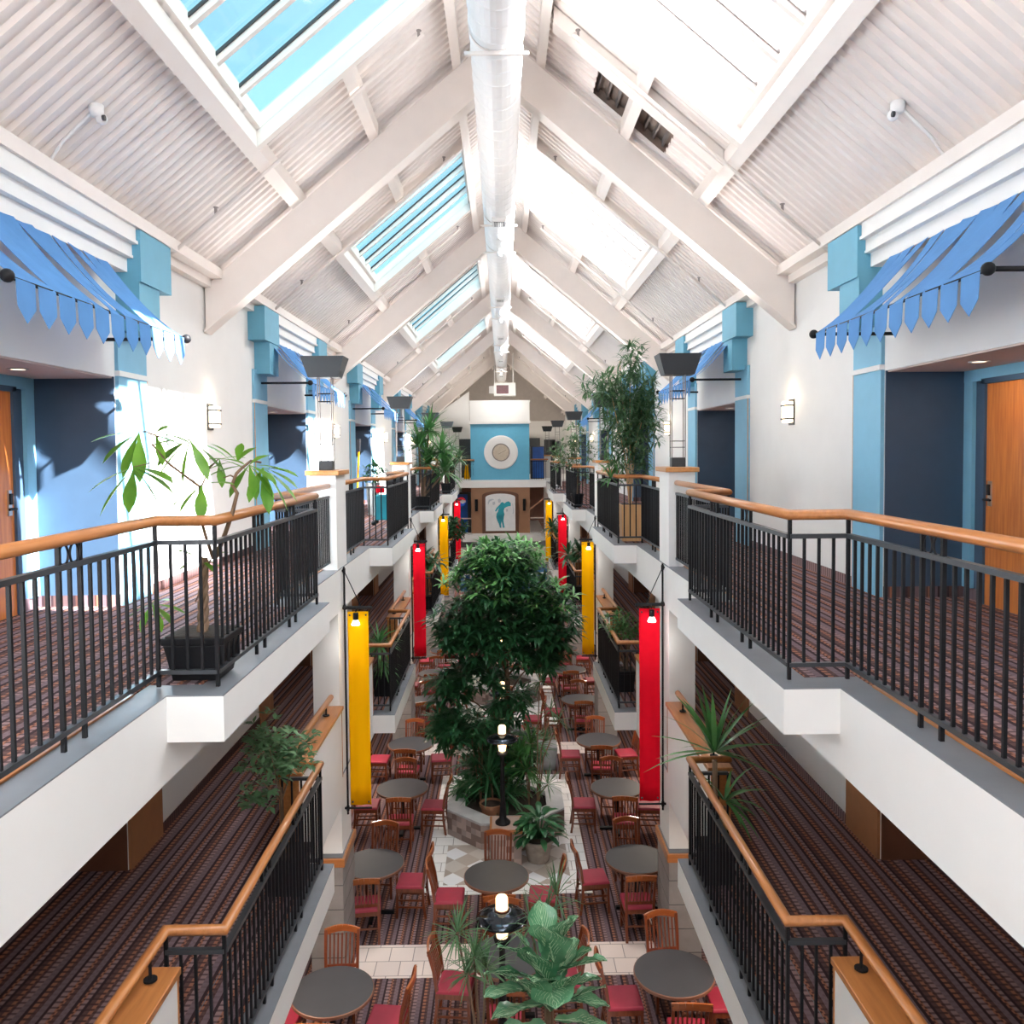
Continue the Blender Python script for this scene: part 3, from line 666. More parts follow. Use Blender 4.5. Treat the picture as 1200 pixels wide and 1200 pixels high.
m = MB(); m.lathe([(R_, 0), (R_, .01)], (c[0], 41.14, c[2]), 24, axis='y'); m.build('emblem_disc', M['vlogo_w'], fp)
m = MB(); half(m, .25, math.pi-.1, .07); m.build('emblem_red_half', M['vlogo_r'], fp)
m = MB(); half(m, math.pi+.25, 2*math.pi-.1, -.07); m.build('emblem_blue_half', M['vlogo_b'], fp)
b = MB(); b.prism_y([(-1.93, .1), (-1.63, .1), (-1.72, .78), (-1.84, .78)], 42.0, 42.05); b.prism_y([(-1.93, .1), (-1.63, .1), (-1.72, .78), (-1.84, .78)], 42.2, 42.25); b.box(-1.84, -1.72, 42.0, 42.25, .74, .80)
tag(b.build('caution_sign', M['yellow']), 'small yellow folding caution sign on the floor beside the clock tower', 'sign')
b = MB(); b.box(-2.6, -2.2, 38.3, 38.7, .014, .85); tag(b.build('cardboard_box', M['pale'], bevel=.01), 'tan upright box in the far corridor on the sunlit side', 'box')
# ================================================================== RAILINGS
def railing(s, z, k, level):
    o = S*k
    wood = 1.05; mid = .915; bot = .10
    first = (k == 0)
    seg_all = [(XA, 1.2 if first else 3.30), (XA, YA), (XB, YA), (XB, YB), (XA, YB), (XA, PY0-.005)]
    lab = 'wood-topped black baluster railing of the %s %s balcony, %s' % (ORD[k], level, SIDE[s])
    r = root('balcony_railing', lab, 'railing', (s*XB, (YA+YB)/2+o, z), '%s balcony railings' % level)
    W = lambda p, zz: (s*p[0], p[1]+o, z+zz)
    hp = seg_all if level == 'upper' else [(XA-.02, 1.0 if k == 0 else 3.45)]+seg_all[1:5]+[(XA-.02, 10.40)]
    b = MB(); b.tube([W(p, wood) for p in hp], .034, 10); b.build('handrail', M['oak'], r, smooth=True)
    bs = seg_all if level == 'upper' else seg_all[1:5]
    if level == 'upper': paths = [bs]
    else: paths = [bs]
    b = MB(); b2 = MB()
    for p, q in zip(bs, bs[1:]):
        b.beam(W(p, mid), W(q, mid), .04, .028); b2.beam(W(p, bot), W(q, bot), .035, .026)
    b.build('mid_rail', M['steel'], r); b2.build('bottom_rail', M['steel'], r)
    bal = []; post = []; rings = []
    for p, q in zip(bs, bs[1:]):
        L = math.hypot(q[0]-p[0], q[1]-p[1]); n = max(2, round(L/.105)); along_y = abs(q[1]-p[1]) > .5
        clusters = [n//2] if (along_y and L < 2.5) else ([n//3, 2*n//3] if along_y else [])
        if first and p[1] < 2: clusters = [round((4.22-p[1])/L*n), round((2.9-p[1])/L*n)]
        for i in range(n+1):
            t = i/n; x, y = p[0]+(q[0]-p[0])*t, p[1]+(q[1]-p[1])*t
            if i == n and (q != bs[-1]): continue
            if i == 0: post.append((x, y))
            elif any(abs(i-c) == 1 for c in clusters): post.append((x, y))
            elif i in clusters: bal.append((x, y)); rings.append((x, y))
            else: bal.append((x, y))
    if True:
        B0 = P0 = None
        for x, y in bal:
            if B0 is None:
                m = MB(); m.box(s*x-.0085, s*x+.0085, y+o-.0085, y+o+.0085, z+bot, z+mid); B0 = m.build('baluster', M['black'], r); bx = (x, y)
            else: inst('baluster', B0, r, (s*x-s*bx[0]+ORG[r.name].x, y-bx[1]+ORG[r.name].y, ORG[r.name].z))
        for x, y in post:
            if P0 is None:
                m = MB(); m.box(s*x-.011, s*x+.011, y+o-.011, y+o+.011, z+.006, z+wood-.02); P0 = m.build('post', M['black'], r); bx = (x, y)
            else: inst('post', P0, r, (s*x-s*bx[0]+ORG[r.name].x, y-bx[1]+ORG[r.name].y, ORG[r.name].z))
    else:
        m = MB()
        for x, y in bal: m.box(s*x-.0085, s*x+.0085, y+o-.0085, y+o+.0085, z+bot, z+mid)
        m.build('baluster', M['black'], r)['kind'] = 'stuff'
        m = MB()
        for x, y in post: m.box(s*x-.011, s*x+.011, y+o-.011, y+o+.011, z+.006, z+wood-.02)
        m.build('post', M['black'], r)
    for x, y in rings:
        m = MB()
        for d in (-.052, .052):
            m.tube([(s*x, y+o+d+.044*math.cos(a*math.pi/8), z+.972+.052*math.sin(a*math.pi/8)) for a in range(16)], .006, 6, closed=True)
        m.build('ring_ornament', M['black'], r)
    if level == 'middle':
        for yb in ((2.6, 4.2, 5.0) if k == 0 else (3.6, 4.9))+(8.6, 10.1):
            m = MB(); m.tube([(s*(XA-.02), yb+o, z+.90), (s*(XA-.02), yb+o, z+1.03)], .01, 8); m.lathe([(.04, .91), (.04, .922)], (s*(XA-.02), yb+o, z), 14); m.build('rail_bracket', M['black'], r)
for s in (-1, 1):
    for k in range(NB):
        railing(s, .008, k, 'upper'); railing(s, ZM+.008, k, 'middle')

# ================================================================== AWNINGS
for s in (-1, 1):
    for k in range(NB):
        o = S*k; y0, y1 = 5.14+o, 7.86+o
        r = root('strip_awning', 'blue cloth strip awning with pointed tails over the %s %s doorway' % (ORD[k], SIDE[s]), 'awning', (s*3.6, (y0+y1)/2, 3.2), 'doorway awnings')
        rod = (s*2.92, 2.535)
        b = MB(); b.tube([(rod[0], y0-.06, rod[1]), (rod[0], y1+.06, rod[1])], .013, 8); b.build('front_rod', M['black'], r, smooth=True)
        for yy in (y0-.06, y1+.06):
            b = MB(); b.tube([(rod[0], yy, rod[1]), (s*3.655, yy, rod[1])], .017, 8); b.build('wall_arm', M['black'], r, smooth=True)
            b = MB(); b.ball((rod[0]-s*.01, yy, rod[1]), .042, 12); b.build('finial', M['black'], r, smooth=True)
        n = 11; w = (y1-y0)/n
        for i in range(n):
            a = y0+w*i+.018; c = y0+w*(i+1)-.018
            b = MB(); T = 10; vs = []
            sl = .05+.03*math.sin(i*2.1+k)
            for j in range(T+1):
                t = j/T; x = 3.585+(2.92-3.585)*t; zz = 3.225+(2.55-3.225)*t-4*sl*t*(1-t)
                tw = .012*math.sin(3*t+i)
                vs += [(s*x, a, zz+tw), (s*x, c, zz-tw)]
            tail = .25
            vs += [(s*2.905, a, 2.53), (s*2.905, c, 2.53), (s*2.90, a+.004, 2.53-tail*.62), (s*2.90, c-.004, 2.53-tail*.62)]
            fs = [(2*j, 2*j+1, 2*j+3, 2*j+2) for j in range(T+2)]
            vs.append((s*2.90, (a+c)/2, 2.53-tail)); q = 2*(T+2)
            fs.append((q, q+1, q+2))
            b.add(vs, fs); b.build('cloth_strip', M['awn'], r, solid=.004)

# ================================================================== BANNERS, UPLIGHTS, WALL LAMPS
for s in (-1, 1):
    for k in range(NB):
        o = S*k; Y = RA+o; col = 'yellow' if (k % 2 == 0) == (s < 0) else 'red'
        pil = '%s pillar, %s' % (ORD[k], SIDE[s])
        r = root('banner_stand', 'black banner pole and arms with a small spotlight on the %s' % pil, 'banner stand', (s*2.04, Y, -3.1), 'banner poles on the pillars')
        b = MB(); b.tube([(s*2.03, Y, .02), (s*2.03, Y, -3.18)], .013, 8)
        for zz in (-.03, -.50, -3.10): b.lathe([(.02, -.03), (.02, .03)], (s*2.03, Y, zz), 8); b.box(s*2.03, s*2.08, Y-.012, Y+.012, zz-.012, zz+.012)
        b.build('pole', M['black'], r)
        b = MB(); b.tube([(s*2.06, Y, -.505), (s*1.68, Y, -.505)], .021, 8); b.build('top_arm', M['black'], r)
        b = MB(); b.tube([(s*2.06, Y, -3.10), (s*1.72, Y, -3.10)], .014, 8); b.build('bottom_arm', M['black'], r)
        b = MB(); b.tube([(s*2.03, Y, -.03), (s*1.82, Y, -.49)], .006, 6); b.build('brace_wire', M['black'], r)
        b = MB(); b.tube([(s*1.875, Y-.02, -.51), (s*1.875, Y-.07, -.54)], .010, 6); b.lathe([(.034, -.06), (.034, .03)], (s*1.875, Y-.09, -.585), 12); sp = b.build('lamp_socket', M['black'], r)
        b = MB(); b.lathe([(.03, .0), (.055, -.055), (.05, -.065)], (s*1.875, Y-.095, -.645), 14); b.build('bulb', M['bulb'], sp, smooth=True)
        L = bpy.data.lights.new('banner_spot', 'POINT'); L.energy = 1.6; L.color = (1, .95, .88); L.shadow_soft_size = .05
        lo = bpy.data.objects.new('banner_spot', L); lo.location = (s*1.875, Y-.40, -.95); COL.objects.link(lo)
        b = MB(); vs = []; nz, nx = 10, 10
        for j in range(nz+1):
            for i in range(nx+1):
                t = i/nx; zz = -.555-2.505*j/nz
                vs.append((s*(1.73+.265*t), Y+.012*math.sin(t*9+k)*(.3+.7*j/nz)+.006*math.sin(j*1.3+t*4), zz))
        fs = [(j*(nx+1)+i, j*(nx+1)+i+1, (j+1)*(nx+1)+i+1, (j+1)*(nx+1)+i) for j in range(nz) for i in range(nx)]
        b.add(vs, fs)
        rb = root('hanging_banner', 'long plain %s cloth banner hanging by the %s' % (col, pil), 'banner', (s*1.865, Y, -3.06), 'long cloth banners')
        b.build('banner_cloth', M[col], rb, smooth=True, solid=.006)
        b = MB()
        for x in (1.76, 1.965):
            for zz in (-.60, -3.02): b.lathe([(.011, -.012), (.011, .012)], (s*x, Y, zz), 10, axis='y')
        b.build('eyelets', M['dgrey'], rb)
    for k in range(5):
        o = S*k; Y = 10.85+o; X = s*2.245
        r = root('pillar_uplight', 'charcoal box uplight on thin rods standing on the %s pillar, %s' % (ORD[k], SIDE[s]), 'uplight', (X, Y, 1.25), 'uplights on pillar caps')
        b = MB(); b.box(X-.09, X+.09, Y-.07, Y+.07, 1.25, 1.37); b.build('base_box', M['dgrey'], r, bevel=.006)
        for dx, dy in ((-.085, -.06), (.085, -.06), (-.085, .06), (.085, .06)):
            b = MB(); b.tube([(X+dx, Y+dy, 1.37), (X+dx, Y+dy, 2.44)], .008, 6); b.build('rod', M['rodgrey'], r)
        b = MB()
        for zz in (1.50, 1.58, 2.12, 2.22):
            for dy in (-.06, .06): b.tube([(X-.085, Y+dy, zz), (X+.085, Y+dy, zz)], .005, 6)
            for dx in (-.085, .085): b.tube([(X+dx, Y-.06, zz), (X+dx, Y+.06, zz)], .005, 6)
        b.build('cross_rods', M['black'], r)
        b = MB(); vs = []
        for zz, a, c in ((2.42, .19, .13), (2.68, .27, .19)): vs += [(X-a, Y-c, zz), (X+a, Y-c, zz), (X+a, Y+c, zz), (X-a, Y+c, zz)]
        for zz, a, c in ((2.68, .25, .17), (2.52, .20, .13)): vs += [(X-a, Y-c, zz), (X+a, Y-c, zz), (X+a, Y+c, zz), (X-a, Y+c, zz)]
        fs = [(3,2,1,0)]+[(i+4*j, (i+1)%4+4*j, (i+1)%4+4*j+4, i+4*j+4) for j in range(3) for i in range(4)]+[(12,13,14,15)]
        b.add(vs, fs); b.build('lamp_housing', M['dgrey'], r)
        b = MB(); b.tube([(X-.14, Y, 2.56), (X+.14, Y, 2.56)], .02, 8); b.build('lamp_tube', M['bulb'], r)
        if k < NB+1:
            y = 10.8+o; x = s*3.70
            r = root('wall_sconce', 'small glowing wall sconce with dark bands by the %s pillar, %s' % (ORD[k], SIDE[s]), 'wall lamp', (x, y, 1.77), 'corridor wall sconces')
            b = MB(); b.box(s*3.59, s*3.685, y-.085, y+.085, 1.80, 2.07); b.build('lamp_glass', M['sconce'], r, bevel=.01)
            for zz in (1.84, 2.01):
                b = MB(); b.box(s*3.58, s*3.70, y-.095, y+.095, zz, zz+.018); b.build('metal_band', M['dgrey'], r)
            b = MB(); b.box(s*3.685, s*3.70, y-.095, y+.095, 1.77, 2.10); b.build('back_plate', M['dgrey'], r)

# ================================================================== TABLES AND CHAIRS
b = MB(); b.lathe([(.455, .715), (.455, .742)], n=40)
def make_table():
    r = root('round_table', 'x', 'table', (0,0,0), 'round restaurant tables', world=False)
    b = MB(); b.lathe([(.445, .738), (.445, .745)], n=44); b.build('tabletop', M['top'], r)
    b = MB(); b.lathe([(.448, .70), (.456, .708), (.456, .738), (.446, .743)], n=44); b.build('edge_band', M['edge'], r)
    b = MB(); b.lathe([(.04, .02), (.035, .06), (.035, .66), (.09, .70)], n=14); b.build('pedestal', M['black'], r, smooth=False)
    b = MB()
    for a in (0, 1): b.beam((-.3 if a == 0 else 0, 0 if a == 0 else -.3, .022), (.3 if a == 0 else 0, 0 if a == 0 else .3, .022), .06, .04)
    b.build('foot', M['black'], r)
    return r
def make_chair():                                   # faces +y, seat centre at the origin
    r = root('slat_back_chair', 'x', 'chair', (0,0,0), 'red-seated slat-back chairs', world=False)
    b = MB(); b.taper(0, 0, .435, .475, .215, .205, .20, .19); b.build('seat', M['seat'], r, bevel=.012)
    b = MB(); b.box(-.205, .205, -.195, .195, .375, .435); b.build('seat_frame', M['chair'], r)
    for sx in (-1, 1):
        b = MB(); b.beam((sx*.185, .175, .40), (sx*.19, .185, 0), .034, .034, (0,1,0)); b.build('leg', M['chair'], r)
        b = MB(); pts = [(sx*.185, -.23, 0), (sx*.185, -.195, .25), (sx*.185, -.19, .45), (sx*.19, -.225, .70), (sx*.195, -.285, .93)]
        for p, q in zip(pts, pts[1:]): b.beam(p, q, .034, .036, (0,1,0))
        b.build('leg', M['chair'], r)
    b = MB()
    for i in range(6):
        t0, t1 = i/6, (i+1)/6
        f = lambda t: (-.205+.41*t, -.285-.035*math.sin(math.pi*t), .905+.030*math.sin(math.pi*t))
        b.beam(f(t0), f(t1), .024, .075, (0,0,1))
    b.build('crest_rail', M['crest'], r)
    b = MB(); b.beam((-.185, -.200, .535), (.185, -.200, .535), .02, .04, (0,0,1)); b.build('lower_rail', M['chair'], r)
    b = MB()
    for i in range(7):
        x = -.138+.046*i; b.beam((x, -.200, .53), (x*1.05, -.290, .885), .018, .010, (0,1,0))
    b.build('back_slats', M['chair'], r)
    b = MB()
    for z in (.16, .26): 
        for sx in (-1, 1): b.beam((sx*.187, -.21, z), (sx*.187, .18, z), .016, .022)
    b.beam((-.187, .18, .21), (.187, .18, .21), .016, .022); b.beam((-.187, -.205, .21), (.187, -.205, .21), .016, .022)
    b.build('stretchers', M['chair'], r)
    return r
T0 = make_table(); C0 = make_chair(); usedT = usedC = False
DIRS = {'far': (0, 1, math.pi), 'near': (0, -1, 0.), 'wall': None, 'aisle': None}
def place_table(x, y, row, who, sides, jit=.06):
    global usedT, usedC
    lab = 'round grey table, %s in the %s row counted from the camera' % (ORD[row], who)
    if not usedT: T0.location = (x, y, ZG+.003); T0['label'] = lab; usedT = True
    else: dup(T0, (x, y, ZG+.003), label=lab)
    for nm in sides:
        if nm == 'far': dx, dy, rz = 0, 1, math.pi
        elif nm == 'near': dx, dy, rz = 0, -1, 0.
        elif nm == 'sunlit': dx, dy, rz = -1, 0, -math.pi/2
        else: dx, dy, rz = 1, 0, math.pi/2
        R = .60+random.uniform(-.05, .06); j = random.uniform(-jit, jit)
        px, py = x+dx*R+dy*j, y+dy*R+dx*j
        if abs(px) > 1.85 and any(PY0-.55+S*q < py < PY1+.5+S*q for q in range(-1, 5)): 
            px = math.copysign(1.80, px) if abs(x) < 1.9 else px
        w = {'far': 'end away from camera', 'near': 'camera end', 'sunlit': 'sunlit edge', 'shady': 'shady edge'}[nm]
        lb = 'red-seated slat-back chair, %s of %s table, %s row' % (w, ORD[row], who)
        rz += random.uniform(-.14, .14)
        if not usedC: C0.location = (px, py, ZG+.004); C0.rotation_euler = (0,0,rz); C0['label'] = lb; usedC = True
        else: dup(C0, (px, py, ZG+.004), label=lb, rotz=rz)
ALL = ('far', 'near', 'sunlit', 'shady')
for i, (x, y) in enumerate([(-1.93, 9.13), (-1.93, 12.02), (-1.82, 14.75), (-1.92, 17.0), (-1.85, 20.0), (-1.85, 22.5), (-1.75, 25.1), (-1.8, 27.9)]): place_table(x, y, i, 'sunlit', ALL)
for i, (x, y) in enumerate([(1.89, 9.36), (1.89, 12.05), (1.95, 14.65), (1.91, 17.1), (1.80, 19.95), (1.75, 22.7), (1.75, 25.2), (1.8, 27.9)]): place_table(x, y, i, 'shady', ALL)
for i, (x, y, sd) in enumerate([(.02, 9.72, ('far', 'near', 'sunlit', 'shady')), (-.14, 11.62, ALL), (-.05, 17.75, ('far', 'sunlit', 'shady')), (0., 19.5, ALL), (0., 25.4, ALL)]): place_table(x, y, i, 'middle', sd)

# ================================================================== PLANTER BEDS AND LAMP POSTS
def octagon(cx, cy, a): 
    R = a/math.cos(math.pi/8); return [(cx+R*math.cos(math.pi/8+i*math.pi/4), cy+R*math.sin(math.pi/8+i*math.pi/4)) for i in range(8)]
rng = random.Random(3)
for k in range(3):
    cy = 7.05+S*k; cx = 0.0
    r = root('planter_bed', 'octagonal tiled planter bed with pale stone rim, %s from the camera end' % ORD[k], 'planter', (cx, cy, ZG), 'octagonal planter beds')
    o1, o2 = octagon(cx, cy, 1.02), octagon(cx, cy, .72)
    b = MB()                                              # tiled wall: a grid of tiles in three browns
    for i in range(8):
        p, q = Vector((*o1[i], 0)), Vector((*o1[(i+1) % 8], 0)); nx, nz = 7, 4
        for a in range(nx):
            for c in range(nz):
                A, B = p.lerp(q, a/nx), p.lerp(q, (a+1)/nx); z0, z1 = ZG+.006+.41*c/nz, ZG+.006+.41*(c+1)/nz
                b.add([(A.x, A.y, z0), (B.x, B.y, z0), (B.x, B.y, z1), (A.x, A.y, z1)], [(0,1,2,3)], rng.choice([0,0,1,1,2]))
    b.build('tiled_wall', [M['t1'], M['t2'], M['t3']], r)
    b = MB(); vs = [(x, y, ZG+.45) for x, y in o1]+[(x, y, ZG+.45) for x, y in o2]+[(x, y, ZG+.405) for x, y in o1]+[(x, y, ZG+.30) for x, y in o2]
    fs = []
    for i in range(8):
        j = (i+1) % 8; fs += [(i, j, j+8, i+8), (i, i+16, j+16, j), (i+8, j+8, j+24, i+24)]
    b.add(vs, fs); b.build('stone_rim', M['rim'], r)
    b = MB(); b.prism_z(o2, ZG+.20, ZG+.36); b.build('soil', M['soil'], r)
    for d in (-1, 1):
        yy = cy+d*1.30
        nm = 'camera side' if d < 0 else 'far side'
        if k == 0 and d < 0: continue
        pr = root('tiled_pedestal', 'small tiled lamp pedestal with wood edge on the %s of the %s planter' % (nm, ORD[k]), 'pedestal', (0, yy, ZG), 'lamp pedestals')
        b = MB()
        for a in range(4):
            for c in range(5):
                z0, z1 = ZG+.004+.52*c/5, ZG+.004+.52*(c+1)/5; x0, x1 = -.25+.5*a/4, -.25+.5*(a+1)/4; mi = rng.choice([0,1,1,2])
                for yy2 in (yy-.27, yy+.27): b.add([(x0, yy2, z0), (x1, yy2, z0), (x1, yy2, z1), (x0, yy2, z1)], [(0,1,2,3)], mi)
                y0, y1 = yy-.27+.54*a/4, yy-.27+.54*(a+1)/4
                for xx in (-.25, .25): b.add([(xx, y0, z0), (xx, y1, z0), (xx, y1, z1), (xx, y0, z1)], [(0,1,2,3)], mi)
        b.build('tiled_body', [M['t1'], M['t2'], M['t3']], pr)
        b = MB(); b.box(-.265, .265, yy-.285, yy+.285, ZG+.52, ZG+.575); b.build('wood_edge', M['oakx'], pr, bevel=.006)
        b = MB(); b.box(-.23, .23, yy-.25, yy+.25, ZG+.575, ZG+.58); b.build('tile_top', M['t3'], pr)
        x = -.05; zb = ZG+.58
        lr = root('lamp_post', 'lamp post with smoked disc shade, %s of the %s planter' % (nm, ORD[k]), 'lamp post', (x, yy, zb), 'lamp posts on pedestals')
        b = MB(); b.lathe([(.125, 0), (.125, .03), (.06, .09), (.045, .30), (.055, .32), (.04, .36), (.032, 1.10), (.075, 1.14), (.09, 1.20)], (x, yy, zb), 18); b.build('post', M['black'], lr, smooth=True)
        b = MB(); b.lathe([(.055, 1.20), (.075, 1.34), (.07, 1.37)], (x, yy, zb), 18); b.build('lower_glass', M['lamp'], lr, smooth=True)
        b = MB(); b.lathe([(.26, 1.385), (.262, 1.40), (.20, 1.44), (.10, 1.475), (.06, 1.48), (.06, 1.46), (.19, 1.42), (.25, 1.39)], (x, yy, zb), 32, cap=False); b.build('disc_shade', M['dshade'], lr, smooth=True)
        b = MB(); b.lathe([(.055, 1.475), (.062, 1.49), (.062, 1.60), (.05, 1.62)], (x, yy, zb), 18); b.build('upper_glass', M['lamp'], lr, smooth=True)
        b = MB(); b.lathe([(.062, 1.46), (.07, 1.465), (.07, 1.485), (.062, 1.49)], (x, yy, zb), 18, cap=False); b.build('brass_ring', M['chair'], lr)
        L = bpy.data.lights.new('lamp_glow', 'POINT'); L.energy = 5; L.color = (1, .78, .5); L.shadow_soft_size = .08
        lo = bpy.data.objects.new('lamp_glow', L); lo.location = (x, yy-.12 if d < 0 else yy, zb+1.28); COL.objects.link(lo)
# ================================================================== PLANTS
def at(px, py, Y):
    r = ray(px, py); return EYE+r*(Y/r.y)
def pot_square(r, x, y, z, a0, a1, h, mat, bev=.008):
    b = MB(); b.taper(x, y, z, z+h-.05, a0, a0, a1*.96, a1*.96); b.taper(x, y, z+h-.05, z+h, a1, a1, a1*1.03, a1*1.03); b.build('pot', mat, r, bevel=bev)
    b = MB(); b.box(x-a1*.9, x+a1*.9, y-a1*.9, y+a1*.9, z+h, z+h+.006); b.build('soil', M['soil'], r)
def pot_round(r, x, y, z, r0, r1, h, mat):
    b = MB(); b.lathe([(r0, 0), (r1*.97, h-.05), (r1*1.04, h-.05), (r1*1.06, h), (r1*.92, h), (r1*.90, h-.03)], (x, y, z), 22, cap=False); b.lathe([(r0, .0), (r0, .005)], (x, y, z), 22); b.build('pot', mat, r, smooth=False)
    b = MB(); b.lathe([(r1*.91, h-.04), (r1*.91, h-.034)], (x, y, z), 20); b.build('soil', M['soil'], r)
def rdir(rg, up0, up1):
    a = rg.uniform(0, 2*math.pi); e = rg.uniform(up0, up1); return Vector((math.cos(a)*math.cos(e), math.sin(a)*math.cos(e), math.sin(e)))
def rosette(b, rg, c, n, L, w, e0=-.3, e1=1.4, droop=.9, prof='strap', seg=4):
    for i in range(n):
        d = rdir(rg, e0, e1); b.leaf(Vector(c)+d*.02, d, L*rg.uniform(.75, 1.15), w*rg.uniform(.8, 1.15), droop*rg.uniform(.6, 1.3), prof, seg, .25)
def cloud(b, rg, blobs, per, L, w, droop=.9, prof='lance', seg=3, e0=-.5, e1=.7, k=6):
    """leaf tufts scattered through ellipsoids (c, rx, ry, rz, n)"""
    for c, rx, ry, rz, n in blobs:
        for i in range(n):
            v = Vector((rg.gauss(0,1), rg.gauss(0,1), rg.gauss(0,1))).normalized()*(rg.random()**.45)
            p = Vector(c)+Vector((v.x*rx, v.y*ry, v.z*rz))
            out = Vector((v.x, v.y, v.z*.5+.1))
            for j in range(k):
                d = (rdir(rg, e0, e1)+out*.7).normalized()
                b.leaf(p+d*.01, d, L*rg.uniform(.7, 1.2), w*rg.uniform(.8, 1.2), droop*rg.uniform(.5, 1.4), prof, seg, .2)
def plant(name, label, cat, loc, group=None): return root(name, label, cat, loc, group)

# --- braided money tree on the first sunlit balcony
Y = 5.56
r = plant('money_tree', 'braided-trunk money tree in black square pot on the sunlit balcony', 'plant', (-1.99, Y, .012))
pot_square(r, -1.99, Y+.02, .014, .15, .20, .285, M['black'])
b = MB()
for j in range(3):
    pts = []
    for i in range(22):
        t = i/21; a = 2*math.pi*(t*2.2+j/3); rr = .021*(1-.2*t)
        pts.append((-1.985+.02*t+rr*math.cos(a), Y+rr*math.sin(a), .27+.52*t))
    b.tube(pts, [.021-.006*i/21 for i in range(22)], 7)
b.build('braided_trunk', M['ptrunk'], r, smooth=True)
b = MB()
def br(pts, r0, r1): 
    P = [at(*p) for p in pts]; n = len(P); b.tube(P, [r0+(r1-r0)*i/(n-1) for i in range(n)], 6)
br([(250,655,Y),(240,625,Y),(234,600,Y),(234,570,Y),(220,560,Y-.05),(196,542,Y-.1),(178,520,Y-.15)], .012, .006)
br([(252,655,Y),(264,625,Y),(272,602,Y),(278,578,Y),(272,568,Y),(277,555,Y),(284,548,Y),(294,540,Y+.05),(306,542,Y+.1)], .016, .007)
br([(276,560,Y),(270,557,Y),(262,560,Y)], .006, .004)
br([(234,575,Y),(246,548,Y),(256,538,Y)], .006, .004)
br([(247,655,Y),(236,690,Y-.05),(229,705,Y-.1)], .006, .004)
br([(186,512,Y-.1),(172,506,Y-.1),(162,506,Y-.1)], .006, .004)
br([(196,540,Y-.1),(184,541,Y-.1),(157,547,Y-.1)], .005, .003)
b.build('branches', M['bwood'], r, smooth=True)
b = MB(); rg = random.Random(5)
for (px, py, yy, n, L, dirs) in [
    (163,507,Y-.1,5,.30,[(-.9,-.9),(-.35,-1),(-.05,-1),(-.7,-.2),(.5,-.3)]), (182,508,Y-.1,4,.24,[(.6,-.9),(.2,-1),(.9,-.3),(.75,.3)]),
    (157,548,Y-.12,6,.34,[(-.45,-1),(-.15,-1),(.35,-.9),(.75,-.65),(.95,-.3),(-.8,-.6)]), (222,515,Y-.05,7,.30,[(-.8,-.7),(-.55,-1),(-.1,-1),(.45,-1),(.7,-.95),(.9,-.6),(-.9,-.2)]),
    (236,568,Y,4,.27,[(-.5,-1),(-.75,-.8),(.15,-1),(.9,.05)]), (257,538,Y,5,.20,[(0,-1),(.9,-.2),(-.6,-.8),(.9,.1),(.6,-.4)]),
    (278,541,Y,5,.20,[(-.8,.15),(-.9,-.3),(.3,.8),(.5,.4),(-.5,.6)]), (292,545,Y+.05,7,.26,[(-.5,-.9),(.2,-1),(.5,-.9),(.8,-.6),(.9,-.2),(-.9,-.3),(.6,.3)]),
    (308,548,Y+.1,6,.30,[(.6,-.8),(.15,-1),(.8,-.6),(.95,-.25),(-.2,-1),(.4,-1)]), (178,708,Y-.12,6,.22,[(-.2,-1),(.1,-1),(.7,-.8),(.9,-.3),(-.8,-.6),(.5,.2)]),
    (234,655,Y,5,.18,[(-.8,-.6),(.8,-.5),(.5,.1),(-.5,.2),(.9,-.8)])]:
    c = at(px, py, yy)
    for dx, dz in dirs: b.leaf(c, (dx, rg.uniform(-.5, .3), dz*.75+.12), L*rg.uniform(.85, 1.1), .085*L/.28, .45, 'obo', 5, .2)
b.build('foliage', M['lf_lit'], r, smooth=True)

# --- small-leaved fig tree on the middle floor, sunlit side
r = plant('potted_fig_shrub', 'small-leaved shrub in black pot on the middle balcony, sunlit side', 'plant', (-2.04, 7.75, ZM+.012))
pot_square(r, -2.04, 7.78, ZM+.014, .15, .185, .36, M['black'])
b = MB(); b.tube([(-2.04,7.75,ZM+.3),(-2.07,7.72,ZM+.7),(-2.04,7.6,ZM+1.05)], [.02,.016,.01], 6)
for q in ((-2.3,7.5,-1.35),(-1.85,7.55,-1.15),(-2.05,7.3,-1.1),(-2.15,7.6,-.95)): b.tube([(-2.05,7.65,-1.7), q], [.01,.004], 5)
b.build('stem', M['bwood'], r); b = MB()
cloud(b, random.Random(11), [((-2.12,7.55,-1.28),.30,.30,.26,70),((-1.88,7.50,-1.18),.28,.28,.20,45),((-2.15,7.55,-1.0),.16,.2,.18,24),((-2.22,7.5,-1.60),.18,.18,.12,22)], 6, .085, .042, .5, 'lance', 2)
b.build('foliage', M['lf_grey'], r, smooth=True)
# --- yucca on the middle floor, shady side
r = plant('potted_yucca', 'spiky yucca in black pot on the middle balcony, shady side', 'plant', (1.98, 7.85, ZM+.012))
pot_square(r, 1.98, 7.85, ZM+.014, .13, .165, .34, M['black'])
b = MB(); b.tube([(1.98,7.85,ZM+.3),(1.97,7.84,-1.45)], [.03,.025], 8); b.tube([(1.99,7.87,ZM+.3),(2.06,7.85,-1.90)], [.025,.02], 8); b.build('stem', M['ptrunk'], r)
b = MB(); rg = random.Random(4); rosette(b, rg, (1.97,7.84,-1.38), 34, .62, .05, -.3, 1.45, .55); rosette(b, rg, (2.07,7.85,-1.85), 24, .40, .04, -.5, 1.2, 1.0)
b.build('foliage', M['lf_mid'], r, smooth=True)
